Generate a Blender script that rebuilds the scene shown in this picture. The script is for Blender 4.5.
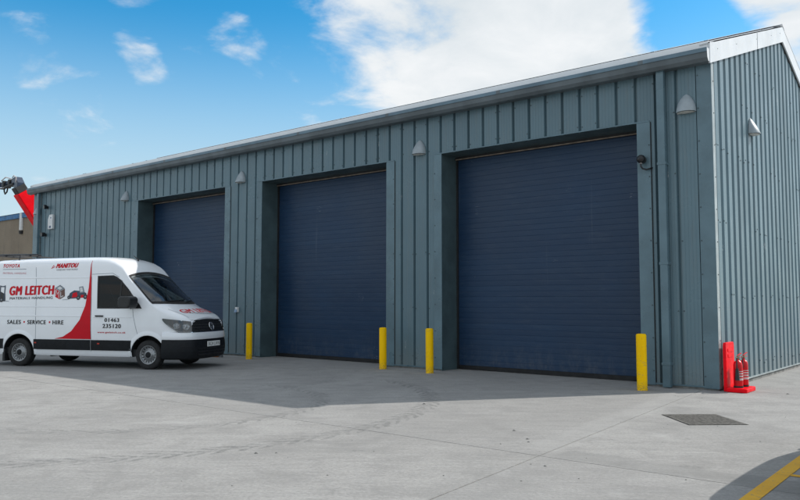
import bpy, bmesh, math, random
from math import sin, cos, pi, radians, sqrt, atan2, hypot
from mathutils import Vector, Matrix
random.seed(7)
scn = bpy.context.scene
col = scn.collection
for o in list(bpy.data.objects): bpy.data.objects.remove(o)

# ------------------------------------------------------------------ camera
F_PX, CX, CY, CZ, YAW, PITCH, ROLL = 745.0, 4.1459, -14.1189, 1.6, -0.6870, 0.0693, 0.0009
cd = bpy.data.cameras.new('camera'); cam = bpy.data.objects.new('camera', cd); col.objects.link(cam)
cd.sensor_width = 36; cd.lens = F_PX / 800 * 36; cd.clip_end = 3000; cd.clip_start = .05
Fv = Vector((sin(YAW)*cos(PITCH), cos(YAW)*cos(PITCH), sin(PITCH)))
Rv = Vector((cos(YAW), -sin(YAW), 0)); Uv = Rv.cross(Fv)
R2 = Rv*cos(ROLL) + Uv*sin(ROLL); U2 = -Rv*sin(ROLL) + Uv*cos(ROLL)
m4 = Matrix((R2, U2, -Fv)).transposed().to_4x4(); m4.translation = (CX, CY, CZ)
cam.matrix_world = m4
scn.camera = cam
def pixdir(u, v):
    return (Fv + R2*(u-400)/F_PX - U2*(v-250)/F_PX).normalized()

# ------------------------------------------------------------------ sky, sun, exposure
SUN = Vector((0.444, 0.624, 0.643)).normalized()
w = bpy.data.worlds.new('World'); scn.world = w; w.use_nodes = True
nt = w.node_tree; nt.nodes.clear()
def wn(t, **k):
    n = nt.nodes.new(t)
    for a, b in k.items(): setattr(n, a, b)
    return n
def wmath(op, a, b=None, c=None, clamp=False):
    n = wn('ShaderNodeMath', operation=op, use_clamp=clamp)
    for i, v in enumerate((a, b, c)):
        if v is None: continue
        if isinstance(v, (int, float)): n.inputs[i].default_value = v
        else: nt.links.new(v, n.inputs[i])
    return n.outputs[0]
sky = wn('ShaderNodeTexSky', sky_type='NISHITA'); sky.sun_disc = False
sky.sun_elevation = math.asin(SUN.z); sky.sun_rotation = atan2(SUN.x, SUN.y)
sky.air_density = 1.0; sky.dust_density = 0.6; sky.ozone_density = 1.0; sky.altitude = 0
tc = wn('ShaderNodeTexCoord')
sep = wn('ShaderNodeSeparateXYZ'); nt.links.new(tc.outputs['Generated'], sep.inputs[0])
# cloud layer: noise on a flat layer overhead, gathered where the picture's clouds stand, unseen cloud added elsewhere
den = wmath('ADD', wmath('MAXIMUM', sep.outputs[2], 0.0), 0.22)
cmb = wn('ShaderNodeCombineXYZ')
nt.links.new(wmath('DIVIDE', sep.outputs[0], den), cmb.inputs[0]); nt.links.new(wmath('DIVIDE', sep.outputs[1], den), cmb.inputs[1])
def wnoise(scale, detail, rough, dist=0, off=0):
    mp = wn('ShaderNodeMapping'); mp.inputs['Location'].default_value = (off, off*.7, 0)
    nt.links.new(cmb.outputs[0], mp.inputs[0])
    n = wn('ShaderNodeTexNoise'); n.inputs['Scale'].default_value = scale; n.inputs['Detail'].default_value = detail
    n.inputs['Roughness'].default_value = rough; n.inputs['Distortion'].default_value = dist
    nt.links.new(mp.outputs[0], n.inputs['Vector']); return n.outputs[0]
n1 = wnoise(3.4, 10, .58, .35, 3.1); n2 = wnoise(1.1, 4, .5, 0, 9.0); n3 = wnoise(7.5, 8, .6, .2, 1.7)
blob = None
# (pixel u, v, radius deg, weight)
for u, v, rad, wt in ((392, 2, 4.5, .48), (440, 5, 6.5, .72), (500, 5, 8, .90), (560, 20, 6.5, .90), (608, 28, 4, .70), (485, 58, 4, .60), (520, -60, 14, .8), (640, 42, 2.2, .40),
                      (772, 6, 4.2, .75), (815, 68, 4.2, .60), (37, 61, 1.9, .27), (134, 40, 1.2, .27), (139, 54, 1.3, .29), (146, 68, 1.2, .27),
                      (234, 34, 1.5, .29), (247, 42, 1.3, .27), (248, 76, 1.1, .22), (335, 56, 2.0, .24), (355, 22, 2.2, .30), (120, 0, 1.5, .22)):
    d = pixdir(u, v)
    vm = wn('ShaderNodeVectorMath', operation='DOT_PRODUCT'); nt.links.new(tc.outputs['Generated'], vm.inputs[0]); vm.inputs[1].default_value = d
    mr = wn('ShaderNodeMapRange', interpolation_type='SMOOTHSTEP')
    nt.links.new(vm.outputs['Value'], mr.inputs[0])
    mr.inputs[1].default_value = cos(radians(rad*1.5)); mr.inputs[2].default_value = cos(radians(rad*.15)); mr.inputs[3].default_value = 0; mr.inputs[4].default_value = wt
    blob = mr.outputs[0] if blob is None else wmath('MAXIMUM', blob, mr.outputs[0])
# open sky in view; unseen broken cloud added elsewhere to lift and neutralise shade
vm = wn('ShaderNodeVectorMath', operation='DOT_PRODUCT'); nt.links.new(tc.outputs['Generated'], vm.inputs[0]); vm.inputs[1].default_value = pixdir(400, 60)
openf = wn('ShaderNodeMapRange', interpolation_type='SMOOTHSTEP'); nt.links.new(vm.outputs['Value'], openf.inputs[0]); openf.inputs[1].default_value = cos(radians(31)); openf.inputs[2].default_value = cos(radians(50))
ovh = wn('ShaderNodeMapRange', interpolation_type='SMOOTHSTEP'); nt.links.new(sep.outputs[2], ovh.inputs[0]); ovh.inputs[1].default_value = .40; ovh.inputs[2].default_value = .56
fill_cloud = wmath('MULTIPLY', wmath('ADD', wmath('MULTIPLY', wmath('SUBTRACT', n2, .5), 1.2), .60), wmath('MAXIMUM', openf.outputs[0], ovh.outputs[0]))
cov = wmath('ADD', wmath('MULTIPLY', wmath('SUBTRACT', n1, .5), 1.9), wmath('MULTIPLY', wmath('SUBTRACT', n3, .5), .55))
cov = wmath('ADD', cov, wmath('MAXIMUM', blob, fill_cloud))
for u, v, rad in ((680, 12, 2.6), (700, 38, 2.2), (735, 55, 2.4)):     # clear gap between the two banks of cloud
    vm = wn('ShaderNodeVectorMath', operation='DOT_PRODUCT'); nt.links.new(tc.outputs['Generated'], vm.inputs[0]); vm.inputs[1].default_value = pixdir(u, v)
    gp_ = wn('ShaderNodeMapRange', interpolation_type='SMOOTHSTEP'); nt.links.new(vm.outputs['Value'], gp_.inputs[0]); gp_.inputs[1].default_value = cos(radians(rad*1.6)); gp_.inputs[2].default_value = cos(radians(rad*.2)); gp_.inputs[4].default_value = .5
    cov = wmath('SUBTRACT', cov, gp_.outputs[0])
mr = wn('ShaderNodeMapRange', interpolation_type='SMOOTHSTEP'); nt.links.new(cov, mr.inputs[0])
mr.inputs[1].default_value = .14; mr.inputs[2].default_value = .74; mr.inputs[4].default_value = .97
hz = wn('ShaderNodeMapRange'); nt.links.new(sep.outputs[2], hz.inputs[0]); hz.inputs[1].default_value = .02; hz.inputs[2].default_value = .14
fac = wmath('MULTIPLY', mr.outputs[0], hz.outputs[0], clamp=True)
ccol = wn('ShaderNodeMix', data_type='RGBA'); nt.links.new(wmath('MULTIPLY', wmath('SUBTRACT', n1, .35), 2.2, clamp=True), ccol.inputs[0])
ccol.inputs[6].default_value = (2.6, 2.8, 2.92, 1); ccol.inputs[7].default_value = (3.6, 3.6, 3.6, 1)
hs = wn('ShaderNodeHueSaturation'); hs.inputs['Saturation'].default_value = 1.45; hs.inputs['Value'].default_value = 1.0
tint = wn('ShaderNodeMix', data_type='RGBA', blend_type='MULTIPLY'); tint.inputs[0].default_value = 1; tint.inputs[7].default_value = (.57, .66, .64, 1)
nt.links.new(sky.outputs[0], tint.inputs[6]); nt.links.new(tint.outputs[2], hs.inputs['Color'])
hzf = wn('ShaderNodeMapRange', interpolation_type='SMOOTHSTEP'); nt.links.new(sep.outputs[2], hzf.inputs[0]); hzf.inputs[1].default_value = .38; hzf.inputs[2].default_value = .08; hzf.inputs[4].default_value = .88
hazy = wn('ShaderNodeMix', data_type='RGBA'); nt.links.new(hzf.outputs[0], hazy.inputs[0]); nt.links.new(hs.outputs[0], hazy.inputs[6]); hazy.inputs[7].default_value = (2.1, 2.6, 2.95, 1)
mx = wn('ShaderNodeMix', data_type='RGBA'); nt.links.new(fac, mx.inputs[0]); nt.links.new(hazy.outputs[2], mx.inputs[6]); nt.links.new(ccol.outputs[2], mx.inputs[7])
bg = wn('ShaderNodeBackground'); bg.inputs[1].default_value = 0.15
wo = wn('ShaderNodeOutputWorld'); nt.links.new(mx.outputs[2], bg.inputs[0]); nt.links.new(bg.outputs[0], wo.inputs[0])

sl = bpy.data.lights.new('sun', 'SUN'); sl.energy = 2.2; sl.angle = radians(.53); sl.color = (1, .955, .89)
so = bpy.data.objects.new('sun', sl); col.objects.link(so); so.rotation_euler = SUN.to_track_quat('Z', 'Y').to_euler(); so.location = (20, 30, 40)
vs = scn.view_settings; vs.view_transform = 'Standard'; vs.look = 'None'; vs.gamma = 1; vs.exposure = 0.90; vs.use_curve_mapping = False
scn.render.engine = 'CYCLES'; scn.render.resolution_x = 1024; scn.render.resolution_y = 640

# ------------------------------------------------------------------ material helpers
def lin(c): return tuple(((x/255+.055)/1.055)**2.4 if x/255 > .04045 else x/255/12.92 for x in c)
class NT:
    def __init__(s, name):
        s.m = bpy.data.materials.new(name); s.m.use_nodes = True; s.t = s.m.node_tree
        s.b = s.t.nodes['Principled BSDF']
    def n(s, t, **k):
        n = s.t.nodes.new(t)
        for a, b in k.items(): setattr(n, a, b)
        return n
    def put(s, sock, v):
        if v is None: return
        if hasattr(v, 'node'): s.t.links.new(v, sock)
        else: sock.default_value = v
    def math(s, op, a, b=None, c=None, clamp=False):
        n = s.n('ShaderNodeMath', operation=op, use_clamp=clamp)
        for i, v in enumerate((a, b, c)): s.put(n.inputs[i], v)
        return n.outputs[0]
    def coord(s, kind='Object', scale=(1, 1, 1), loc=(0, 0, 0), rot=(0, 0, 0)):
        t = s.n('ShaderNodeTexCoord'); mp = s.n('ShaderNodeMapping')
        mp.inputs['Scale'].default_value = scale; mp.inputs['Location'].default_value = loc; mp.inputs['Rotation'].default_value = rot
        s.t.links.new(t.outputs[kind], mp.inputs[0]); return mp.outputs[0]
    def world(s, scale=(1, 1, 1), loc=(0, 0, 0), rot=(0, 0, 0)):
        g = s.n('ShaderNodeNewGeometry'); mp = s.n('ShaderNodeMapping')
        mp.inputs['Scale'].default_value = scale; mp.inputs['Location'].default_value = loc; mp.inputs['Rotation'].default_value = rot
        s.t.links.new(g.outputs['Position'], mp.inputs[0]); return mp.outputs[0]
    def noise(s, vec, scale, detail=4, rough=.5, dist=0):
        n = s.n('ShaderNodeTexNoise'); s.put(n.inputs['Vector'], vec); n.inputs['Scale'].default_value = scale
        n.inputs['Detail'].default_value = detail; n.inputs['Roughness'].default_value = rough; n.inputs['Distortion'].default_value = dist
        return n.outputs[0]
    def ramp(s, v, a, b, lo=0., hi=1., smooth=True):
        n = s.n('ShaderNodeMapRange', interpolation_type='SMOOTHSTEP' if smooth else 'LINEAR'); s.put(n.inputs[0], v)
        n.inputs[1].default_value = a; n.inputs[2].default_value = b; n.inputs[3].default_value = lo; n.inputs[4].default_value = hi
        return n.outputs[0]
    def mix(s, f, a, b, mode='MIX'):
        n = s.n('ShaderNodeMix', data_type='RGBA', blend_type=mode); s.put(n.inputs[0], f)
        for i, v in ((6, a), (7, b)):
            if isinstance(v, tuple) and len(v) == 3: v = (*v, 1)
            s.put(n.inputs[i], v)
        return n.outputs[2]
    def rnd(s):
        return s.n('ShaderNodeObjectInfo').outputs['Random']
    def bump(s, h, strength=.2, dist=.01):
        n = s.n('ShaderNodeBump'); n.inputs['Strength'].default_value = strength; n.inputs['Distance'].default_value = dist
        s.put(n.inputs['Height'], h); s.t.links.new(n.outputs[0], s.b.inputs['Normal'])
    def set(s, **k):
        for a, v in k.items():
            a = {'color': 'Base Color', 'rough': 'Roughness', 'metal': 'Metallic', 'spec': 'Specular IOR Level', 'coat': 'Coat Weight', 'coatr': 'Coat Roughness',
                 'trans': 'Transmission Weight', 'ior': 'IOR', 'alpha': 'Alpha'}[a]
            if isinstance(v, tuple) and len(v) == 3: v = (*v, 1)
            s.put(s.b.inputs[a], v)
        return s.m
def paint(name, c, rough=.4, dirt=.12, metal=0., coat=0., scale=3., bumpy=0., spec=.5):
    """plain paint or plastic with uneven tone and gloss"""
    t = NT(name); v = t.world()
    f = t.noise(v, scale, 6, .6)
    c2 = tuple(x*(1-dirt*2.2) for x in c); c3 = tuple(min(1, x*(1+dirt)) for x in c)
    colr = t.mix(t.ramp(f, .3, .7), c2, c3)
    if bumpy: t.bump(t.noise(v, 60, 3, .6), bumpy, .004)
    return t.set(color=colr, rough=t.ramp(t.noise(v, scale*2.3, 4), .3, .7, max(.03, rough-.08), rough+.1), metal=metal, coat=coat, spec=spec)

M = {}
def clad(name, c, rough):
    t = NT(name)
    v = t.world(scale=(1, 1, .12)); streak = t.noise(v, 9, 5, .6); big = t.noise(t.world(), .8, 4, .6); fine = t.noise(t.world(), 45, 3, .6)
    base = t.mix(t.ramp(t.rnd(), 0, 1, 0, 1, False), tuple(x*.94 for x in c), tuple(x*1.06 for x in c))
    base = t.mix(t.math('MULTIPLY', t.ramp(streak, .45, .75), .22), base, (.17, .18, .17))
    base = t.mix(t.math('MULTIPLY', t.ramp(big, .35, .75), .2), base, tuple(x*.7 for x in c))
    # road splash near the ground and a few pale scrapes
    g = t.n('ShaderNodeNewGeometry'); sp = t.n('ShaderNodeSeparateXYZ'); t.t.links.new(g.outputs['Position'], sp.inputs[0])
    splash = t.math('MULTIPLY', t.ramp(sp.outputs[2], .75, .03, 0, 1), t.ramp(fine, .3, .75, .1, .55))
    base = t.mix(splash, base, (.24, .24, .22))
    sc = t.noise(t.world(scale=(1, 1, .45), loc=(3, 1, 7)), 3.1, 2, .5); sc2 = t.noise(t.world(scale=(3, 3, .6)), 16, 4, .7)
    mark = t.math('MULTIPLY', t.ramp(sc, .69, .73), t.ramp(sc2, .52, .60))
    base = t.mix(t.math('MULTIPLY', mark, .7), base, (.55, .58, .58))
    t.bump(t.noise(t.world(scale=(1, 1, .25)), 2.2, 3, .5), .22, .02)
    return t.set(color=base, rough=t.ramp(big, .3, .7, rough-.05, rough+.1), spec=.5)
M['clad'] = clad('clad_blue_grey', (.113, .186, .222), .30)
M['trim'] = paint('trim_blue_grey', (.117, .191, .229), .32, .10, scale=1.2)
M['corner_sunlit'] = paint('corner_sunlit_grey', (.36, .41, .42), .3, .10, scale=2.5)  # paler copy of the blue-grey trim, sunlight put into the colour
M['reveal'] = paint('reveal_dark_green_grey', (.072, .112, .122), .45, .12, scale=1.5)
M['white_sheet'] = paint('white_coated_sheet', (.72, .745, .77), .34, .05, scale=1.0)
M['gutter'] = paint('gutter_grey', (.115, .14, .155), .4, .12, scale=1.4)
M['gutter_lip'] = paint('gutter_lip_blue', (.125, .20, .255), .36, .1, scale=1.4)
M['concrete_base'] = paint('upstand', (.22, .22, .21), .9, .2, scale=4)
def door_mat():
    t = NT('door_navy'); v = t.world()
    big = t.noise(v, .5, 4, .55); c = t.mix(t.ramp(big, .3, .7), (.010, .034, .080), (.014, .045, .102))
    c = t.mix(t.ramp(t.rnd(), 0, 1, 0, .4, False), c, (.009, .030, .074))
    # chalky scuffs and dust toward the rims of knocks
    a = t.noise(t.world(scale=(1, 1, .5), loc=(1.7, 0, 4.1)), 1.9, 2, .5); b = t.noise(t.world(scale=(2.4, 1, 5)), 6, 5, .7)
    mk = t.math('MULTIPLY', t.ramp(a, .68, .74), t.ramp(b, .58, .64))
    c = t.mix(t.math('MULTIPLY', mk, .5), c, (.38, .42, .46))
    dust = t.ramp(t.noise(t.world(scale=(.6, 1, 3)), 3, 5, .65), .45, .8, 0, .06)
    c = t.mix(dust, c, (.22, .24, .26))
    g = t.n('ShaderNodeNewGeometry'); sp = t.n('ShaderNodeSeparateXYZ'); t.t.links.new(g.outputs['Position'], sp.inputs[0])
    c = t.mix(t.math('MULTIPLY', t.ramp(sp.outputs[2], .9, .05), t.ramp(t.noise(t.world(scale=(1, 1, .5)), 7, 6, .7), .40, .75, 0, .22)), c, (.20, .20, .19))
    run = t.noise(t.world(scale=(1, 1, .03), loc=(2, 0, 0)), 6, 3, .6); c = t.mix(t.ramp(run, .66, .74, 0, .16), c, (.20, .23, .27))
    t.bump(t.math('ADD', t.noise(t.world(), 120, 2, .5), t.math('MULTIPLY', t.noise(t.world(scale=(1, 1, 2)), 1.3, 4, .5), 6)), .12, .003)
    return t.set(color=c, rough=t.ramp(big, .3, .7, .36, .52), spec=.4)
M['door'] = door_mat()
M['seal'] = paint('black_rubber', (.012, .012, .013), .7, .1)
M['beige'] = paint('beige_strip', (.30, .24, .19), .7, .2, scale=6)
M['screw'] = paint('screw_dark', (.06, .085, .10), .45, .1)
M['lamp'] = paint('lamp_grey', (.34, .39, .42), .4, .06, scale=5)
M['lens'] = paint('lamp_lens', (.75, .72, .66), .3, .1, scale=9)
M['black'] = paint('black_plastic', (.015, .016, .018), .35, .1, scale=6)
M['blackm'] = paint('black_matt', (.02, .021, .023), .6, .1, scale=6)
M['white'] = paint('white_plastic', (.72, .73, .73), .4, .05, scale=6)
def yellow_mat():
    t = NT('bollard_yellow'); v = t.world()
    f = t.noise(t.world(scale=(1, 1, .3)), 9, 5, .65); c = t.mix(t.ramp(f, .35, .75), (1.0, .60, .0), (.95, .54, .0))
    g = t.n('ShaderNodeNewGeometry'); sp = t.n('ShaderNodeSeparateXYZ'); t.t.links.new(g.outputs['Position'], sp.inputs[0])
    c = t.mix(t.math('MULTIPLY', t.ramp(sp.outputs[2], .22, 0, 0, 1), t.ramp(t.noise(v, 40, 4, .7), .4, .65, 0, .7)), c, (.12, .11, .09))
    c = t.mix(t.ramp(t.noise(t.world(scale=(1, 1, .5)), 22, 5, .7), .64, .70, 0, .75), c, (.20, .17, .10))
    c = t.mix(t.math('MULTIPLY', t.ramp(t.noise(t.world(loc=(3, 3, 1)), 5, 3, .6), .56, .64), t.ramp(t.noise(t.world(scale=(.6, .6, 3)), 30, 4, .75), .5, .6, 0, .6)), c, (.32, .25, .10))
    return t.set(color=c, rough=.5, spec=.12)
M['yellow'] = yellow_mat()
M['red'] = paint('red_plastic', (.92, .0, .010), .42, .08, scale=5, spec=.16)
M['redg'] = paint('red_gloss', (.60, .002, .010), .28, .05, coat=.2, scale=5, spec=.3)
M['label'] = paint('pale_label', (.62, .55, .54), .5, .1, scale=20)

def concrete():
    t = NT('yard_concrete'); v = t.world()
    big = t.noise(v, .35, 6, .62, .3); mid = t.noise(t.world(loc=(5, 2, 0)), 1.7, 6, .65, .4); fine = t.noise(v, 28, 6, .7); grit = t.noise(v, 160, 3, .7)
    rv = t.world(rot=(0, 0, radians(-37))); m2 = t.n('ShaderNodeMapping'); m2.inputs['Scale'].default_value = (.30, 2.2, 1); t.t.links.new(rv, m2.inputs[0])
    sweep = t.noise(m2.outputs[0], 2.4, 8, .72, .6); rub = t.noise(m2.outputs[0], 9, 6, .7, .3)
    c = t.mix(t.ramp(big, .3, .72), (0.295, 0.288, 0.276), (0.369, 0.362, 0.348))
    c = t.mix(t.math('MULTIPLY', t.ramp(mid, .42, .70), .75), c, (0.251, 0.246, 0.238))
    c = t.mix(t.math('MULTIPLY', t.ramp(sweep, .48, .72), .45), c, (0.222, 0.219, 0.214))
    c = t.mix(t.math('MULTIPLY', t.ramp(sweep, .47, .25), .45), c, (0.443, 0.436, 0.422))
    c = t.mix(t.ramp(rub, .50, .70, 0, .4), c, (0.212, 0.209, 0.203)); c = t.mix(t.ramp(rub, .46, .28, 0, .5), c, (0.453, 0.448, 0.437))
    c = t.mix(t.ramp(fine, .42, .70, 0, .6), c, (0.197, 0.194, 0.188)); c = t.mix(t.ramp(fine, .44, .26, 0, .5), c, (0.473, 0.468, 0.458))
    c = t.mix(t.ramp(grit, .60, .72, 0, .6), c, (0.138, 0.137, 0.132))
    c = t.mix(t.ramp(grit, .40, .28, 0, .5), c, (0.492, 0.487, 0.478))
    pale = t.noise(t.world(loc=(9, 4, 0)), .9, 6, .72, .6)
    c = t.mix(t.ramp(pale, .58, .75, 0, .4), c, (0.463, 0.458, 0.447))
    blot = t.noise(t.world(loc=(7, 3, 0)), .75, 7, .7, .8)
    c = t.mix(t.ramp(blot, .50, .70, 0, .42), c, (.215, .213, .207))
    blot2 = t.noise(m2.outputs[0], .9, 7, .72, .9)
    c = t.mix(t.ramp(blot2, .54, .70, 0, .3), c, (.205, .204, .20)); c = t.mix(t.ramp(blot2, .44, .30, 0, .2), c, (.44, .435, .42))
    # each slab was poured on another day
    c = t.mix(t.ramp(t.rnd(), 0, 1, 0, .16, False), c, (.25, .25, .25))
    # oil and damp spots
    sp = t.noise(t.world(loc=(2, 8, 0)), 2.3, 4, .6); c = t.mix(t.ramp(sp, .64, .74, 0, .4), c, (.14, .14, .135))
    sp2 = t.noise(t.world(loc=(4, 1, 0)), 9, 2, .5); c = t.mix(t.ramp(sp2, .74, .77, 0, .55), c, (.12, .12, .115))
    # tyre tracks left by a machine: curved bands of lug prints
    g = t.n('ShaderNodeNewGeometry'); s = t.n('ShaderNodeSeparateXYZ'); t.t.links.new(g.outputs['Position'], s.inputs[0])
    X, Y = s.outputs[0], s.outputs[1]
    def track(cx, cy, R, width, st, pitch, x0):
        dx = t.math('SUBTRACT', X, cx); dy = t.math('SUBTRACT', Y, cy)
        r = t.math('SQRT', t.math('ADD', t.math('MULTIPLY', dx, dx), t.math('MULTIPLY', dy, dy)))
        e = t.math('SUBTRACT', r, R); ae = t.math('ABSOLUTE', e)
        a = t.math('MULTIPLY', t.math('ARCTAN2', dy, dx), R)
        ph = t.math('ADD', t.math('ADD', a, t.math('MULTIPLY', ae, 1.5)), t.math('MULTIPLY', t.noise(v, 3.5, 4, .6), .5))
        side = t.math('MULTIPLY', t.math('SIGN', e), pitch*.25)
        ph = t.math('FRACT', t.math('DIVIDE', t.math('ADD', ph, side), pitch))
        lug = t.ramp(t.math('ABSOLUTE', t.math('SUBTRACT', ph, .5)), .30, .17, 0, 1)
        lug = t.math('MAXIMUM', t.math('MULTIPLY', lug, t.ramp(ae, width, width*.75, 0, 1)), t.ramp(ae, width*.45, 0, 0, .45))
        wear = t.ramp(t.noise(t.world(loc=(1, 6, 0)), 1.5, 5, .65), .32, .6, .25, 1)
        wear = t.math('MULTIPLY', wear, t.ramp(t.noise(v, 11, 5, .75), .34, .62, .08, 1))
        lim = t.ramp(X, x0-1.2, x0, 0, 1)
        return t.math('MULTIPLY', t.math('MULTIPLY', t.math('MULTIPLY', lug, wear), lim), st)
    # a darker strip of patched concrete beside the cross joint, a paler smear along the other
    wob = t.math('MULTIPLY', t.math('SUBTRACT', t.noise(v, 2.5, 5, .6), .5), .35)
    e1 = t.ramp(t.math('ABSOLUTE', t.math('ADD', t.math('ADD', Y, 6.86), wob)), .26, .18, 0, .42)
    c = t.mix(t.math('MULTIPLY', e1, t.ramp(X, .3, .45)), c, (.20, .20, .195))
    e2 = t.ramp(t.math('ABSOLUTE', t.math('ADD', t.math('ADD', X, t.math('MULTIPLY', Y, .078)), t.math('ADD', wob, .42))), .30, .16, 0, .14)
    c = t.mix(t.math('MULTIPLY', e2, t.ramp(Y, -7.0, -6.7)), c, (.46, .455, .44))
    tr = t.math('MAXIMUM', track(-7.53, -7.36, 5.25, .20, .80, .27, -5.2), track(-6.72, -7.36, 2.84, .18, .62, .24, -6.4))
    tr = t.math('MAXIMUM', tr, track(-8.9, -4.4, 2.5, .15, .32, .25, -9.2))
    c = t.mix(tr, c, (.125, .127, .125))
    h = t.math('ADD', t.math('MULTIPLY', fine, .5), t.math('MULTIPLY', sweep, .8))
    h = t.math('ADD', h, t.math('MULTIPLY', grit, .25))
    t.bump(h, .6, .014)
    return t.set(color=c, rough=t.ramp(mid, .3, .7, .78, .92), spec=.35)
M['concrete'] = concrete()
M['joint'] = paint('joint_dirt', (.14, .14, .135), .95, .2, scale=12)
def road_yellow():
    t = NT('worn_yellow_paint'); v = t.world()
    f = t.noise(v, 18, 6, .72); g = t.noise(v, 3, 4, .6)
    c = t.mix(t.ramp(g, .3, .7), (.66, .35, .015), (.74, .42, .025))
    c = t.mix(t.ramp(f, .55, .68, 0, .75), c, (.25, .22, .16))
    t.bump(f, .3, .004)
    return t.set(color=c, rough=.8)
M['road_yellow'] = road_yellow()
M['cast'] = paint('cast_iron', (.135, .128, .115), .75, .3, scale=22, bumpy=.6)
M['dark_pit'] = paint('drain_pit', (.015, .015, .015), .9, .1)

# ------------------------------------------------------------------ mesh helpers
class MB:
    def __init__(s): s.v = []; s.f = []
    def add(s, vs, fs):
        b = len(s.v); s.v += [tuple(x) for x in vs]; s.f += [tuple(b+i for i in f) for f in fs]; return s
    def box(s, x0, x1, y0, y1, z0, z1):
        return s.add([(x0,y0,z0),(x1,y0,z0),(x1,y1,z0),(x0,y1,z0),(x0,y0,z1),(x1,y0,z1),(x1,y1,z1),(x0,y1,z1)],
                     [(0,3,2,1),(4,5,6,7),(0,1,5,4),(1,2,6,5),(2,3,7,6),(3,0,4,7)])
    def bar(s, p0, p1, w, h, up=(0,0,1)):
        p0, p1 = Vector(p0), Vector(p1); d = (p1-p0).normalized(); u = Vector(up)
        if abs(d.dot(u)) > .98: u = Vector((1,0,0))
        r = d.cross(u).normalized(); u = r.cross(d)
        vs = []
        for p in (p0, p1):
            for a, b in ((-1,-1),(1,-1),(1,1),(-1,1)): vs.append(p + r*a*w/2 + u*b*h/2)
        return s.add(vs, [(0,1,2,3),(7,6,5,4),(0,4,5,1),(1,5,6,2),(2,6,7,3),(3,7,4,0)])
    def tube(s, path, r, n=10, cap=True):
        path = [Vector(p) for p in path]; rs = r if isinstance(r, (list, tuple)) else [r]*len(path)
        vs = []; fs = []; prev = None
        for i, p in enumerate(path):
            d = (path[min(i+1, len(path)-1)] - path[max(i-1, 0)]).normalized()
            if prev is None:
                u = Vector((0,0,1)) if abs(d.z) < .9 else Vector((1,0,0))
                a = d.cross(u).normalized()
            else:
                a = (prev - d*prev.dot(d)).normalized()
            prev = a; b = d.cross(a)
            for k in range(n):
                t = 2*pi*k/n; vs.append(p + (a*cos(t)+b*sin(t))*rs[i])
        for i in range(len(path)-1):
            for k in range(n):
                fs.append((i*n+k, i*n+(k+1)%n, (i+1)*n+(k+1)%n, (i+1)*n+k))
        if cap: fs.append(tuple(range(n))[::-1]); fs.append(tuple((len(path)-1)*n+k for k in range(n)))
        return s.add(vs, fs)
    def lathe(s, prof, n=32, org=(0,0,0), axis='z', a0=0, a1=2*pi):
        """prof: (radius, height) pairs"""
        full = abs(a1-a0-2*pi) < 1e-6; cnt = n if full else n+1
        vs = []; fs = []
        for r, h in prof:
            for k in range(cnt):
                t = a0+(a1-a0)*k/n; x, y, z = r*cos(t), r*sin(t), h
                if axis == 'y': x, y, z = x, h, y
                if axis == 'x': x, y, z = h, x, y
                vs.append((x+org[0], y+org[1], z+org[2]))
        for i in range(len(prof)-1):
            for k in range(n):
                k2 = (k+1) % cnt
                fs.append((i*cnt+k, i*cnt+k2, (i+1)*cnt+k2, (i+1)*cnt+k))
        return s.add(vs, fs)
    def prism(s, poly, h0, h1, f):
        """poly 2D extruded; f(a,b,h) -> point"""
        n = len(poly); vs = [f(a, b, h0) for a, b in poly] + [f(a, b, h1) for a, b in poly]
        return s.add(vs, [tuple(range(n))[::-1], tuple(range(n, 2*n))] + [(i, (i+1) % n, n+(i+1) % n, n+i) for i in range(n)])
    def grid(s, rows):
        n = len(rows[0]); vs = [p for r in rows for p in r]
        return s.add(vs, [(i*n+k, i*n+k+1, (i+1)*n+k+1, (i+1)*n+k) for i in range(len(rows)-1) for k in range(n-1)])
    def mesh(s, name, mat, smooth=None, fix=True):
        me = bpy.data.meshes.new(name); me.from_pydata(s.v, [], s.f); me.materials.append(mat)
        if fix:
            bm = bmesh.new(); bm.from_mesh(me); bmesh.ops.remove_doubles(bm, verts=bm.verts, dist=1e-5)
            bmesh.ops.recalc_face_normals(bm, faces=bm.faces); bm.to_mesh(me); bm.free()
        if smooth is not None:
            for p in me.polygons: p.use_smooth = True
            me.set_sharp_from_angle(angle=radians(smooth))
        me.update(); return me
    def build(s, name, mat, parent=None, smooth=None, bevel=0, fix=True):
        return link(name, s.mesh(name, mat, smooth, fix), parent, bevel)
def link(name, me, parent=None, bevel=0, loc=None, rz=0):
    o = bpy.data.objects.new(name, me); col.objects.link(o); o.parent = parent
    if loc: o.location = loc
    if rz: o.rotation_euler.z = rz
    if bevel:
        b = o.modifiers.new('bevel', 'BEVEL'); b.width = bevel; b.segments = 2; b.limit_method = 'ANGLE'
    return o
def tag(o, label=None, cat=None, group=None, kind=None):
    if label: o['label'] = label
    if cat: o['category'] = cat
    if group: o['group'] = group
    if kind: o['kind'] = kind
    return o
def empty(name, loc=(0,0,0), rz=0):
    o = bpy.data.objects.new(name, None); col.objects.link(o); o.location = loc; o.rotation_euler.z = rz; o.empty_display_size = .2; return o
def copy_tree(o, parent=None):
    c = o.copy(); col.objects.link(c); c.parent = parent
    for ch in list(o.children): copy_tree(ch, c)
    return c
def interp(x, pts):
    if x <= pts[0][0]: return pts[0][1]
    for (a, b), (c, d) in zip(pts, pts[1:]):
        if x <= c: return b + (d-b)*(x-a)/(c-a)
    return pts[-1][1]

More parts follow.
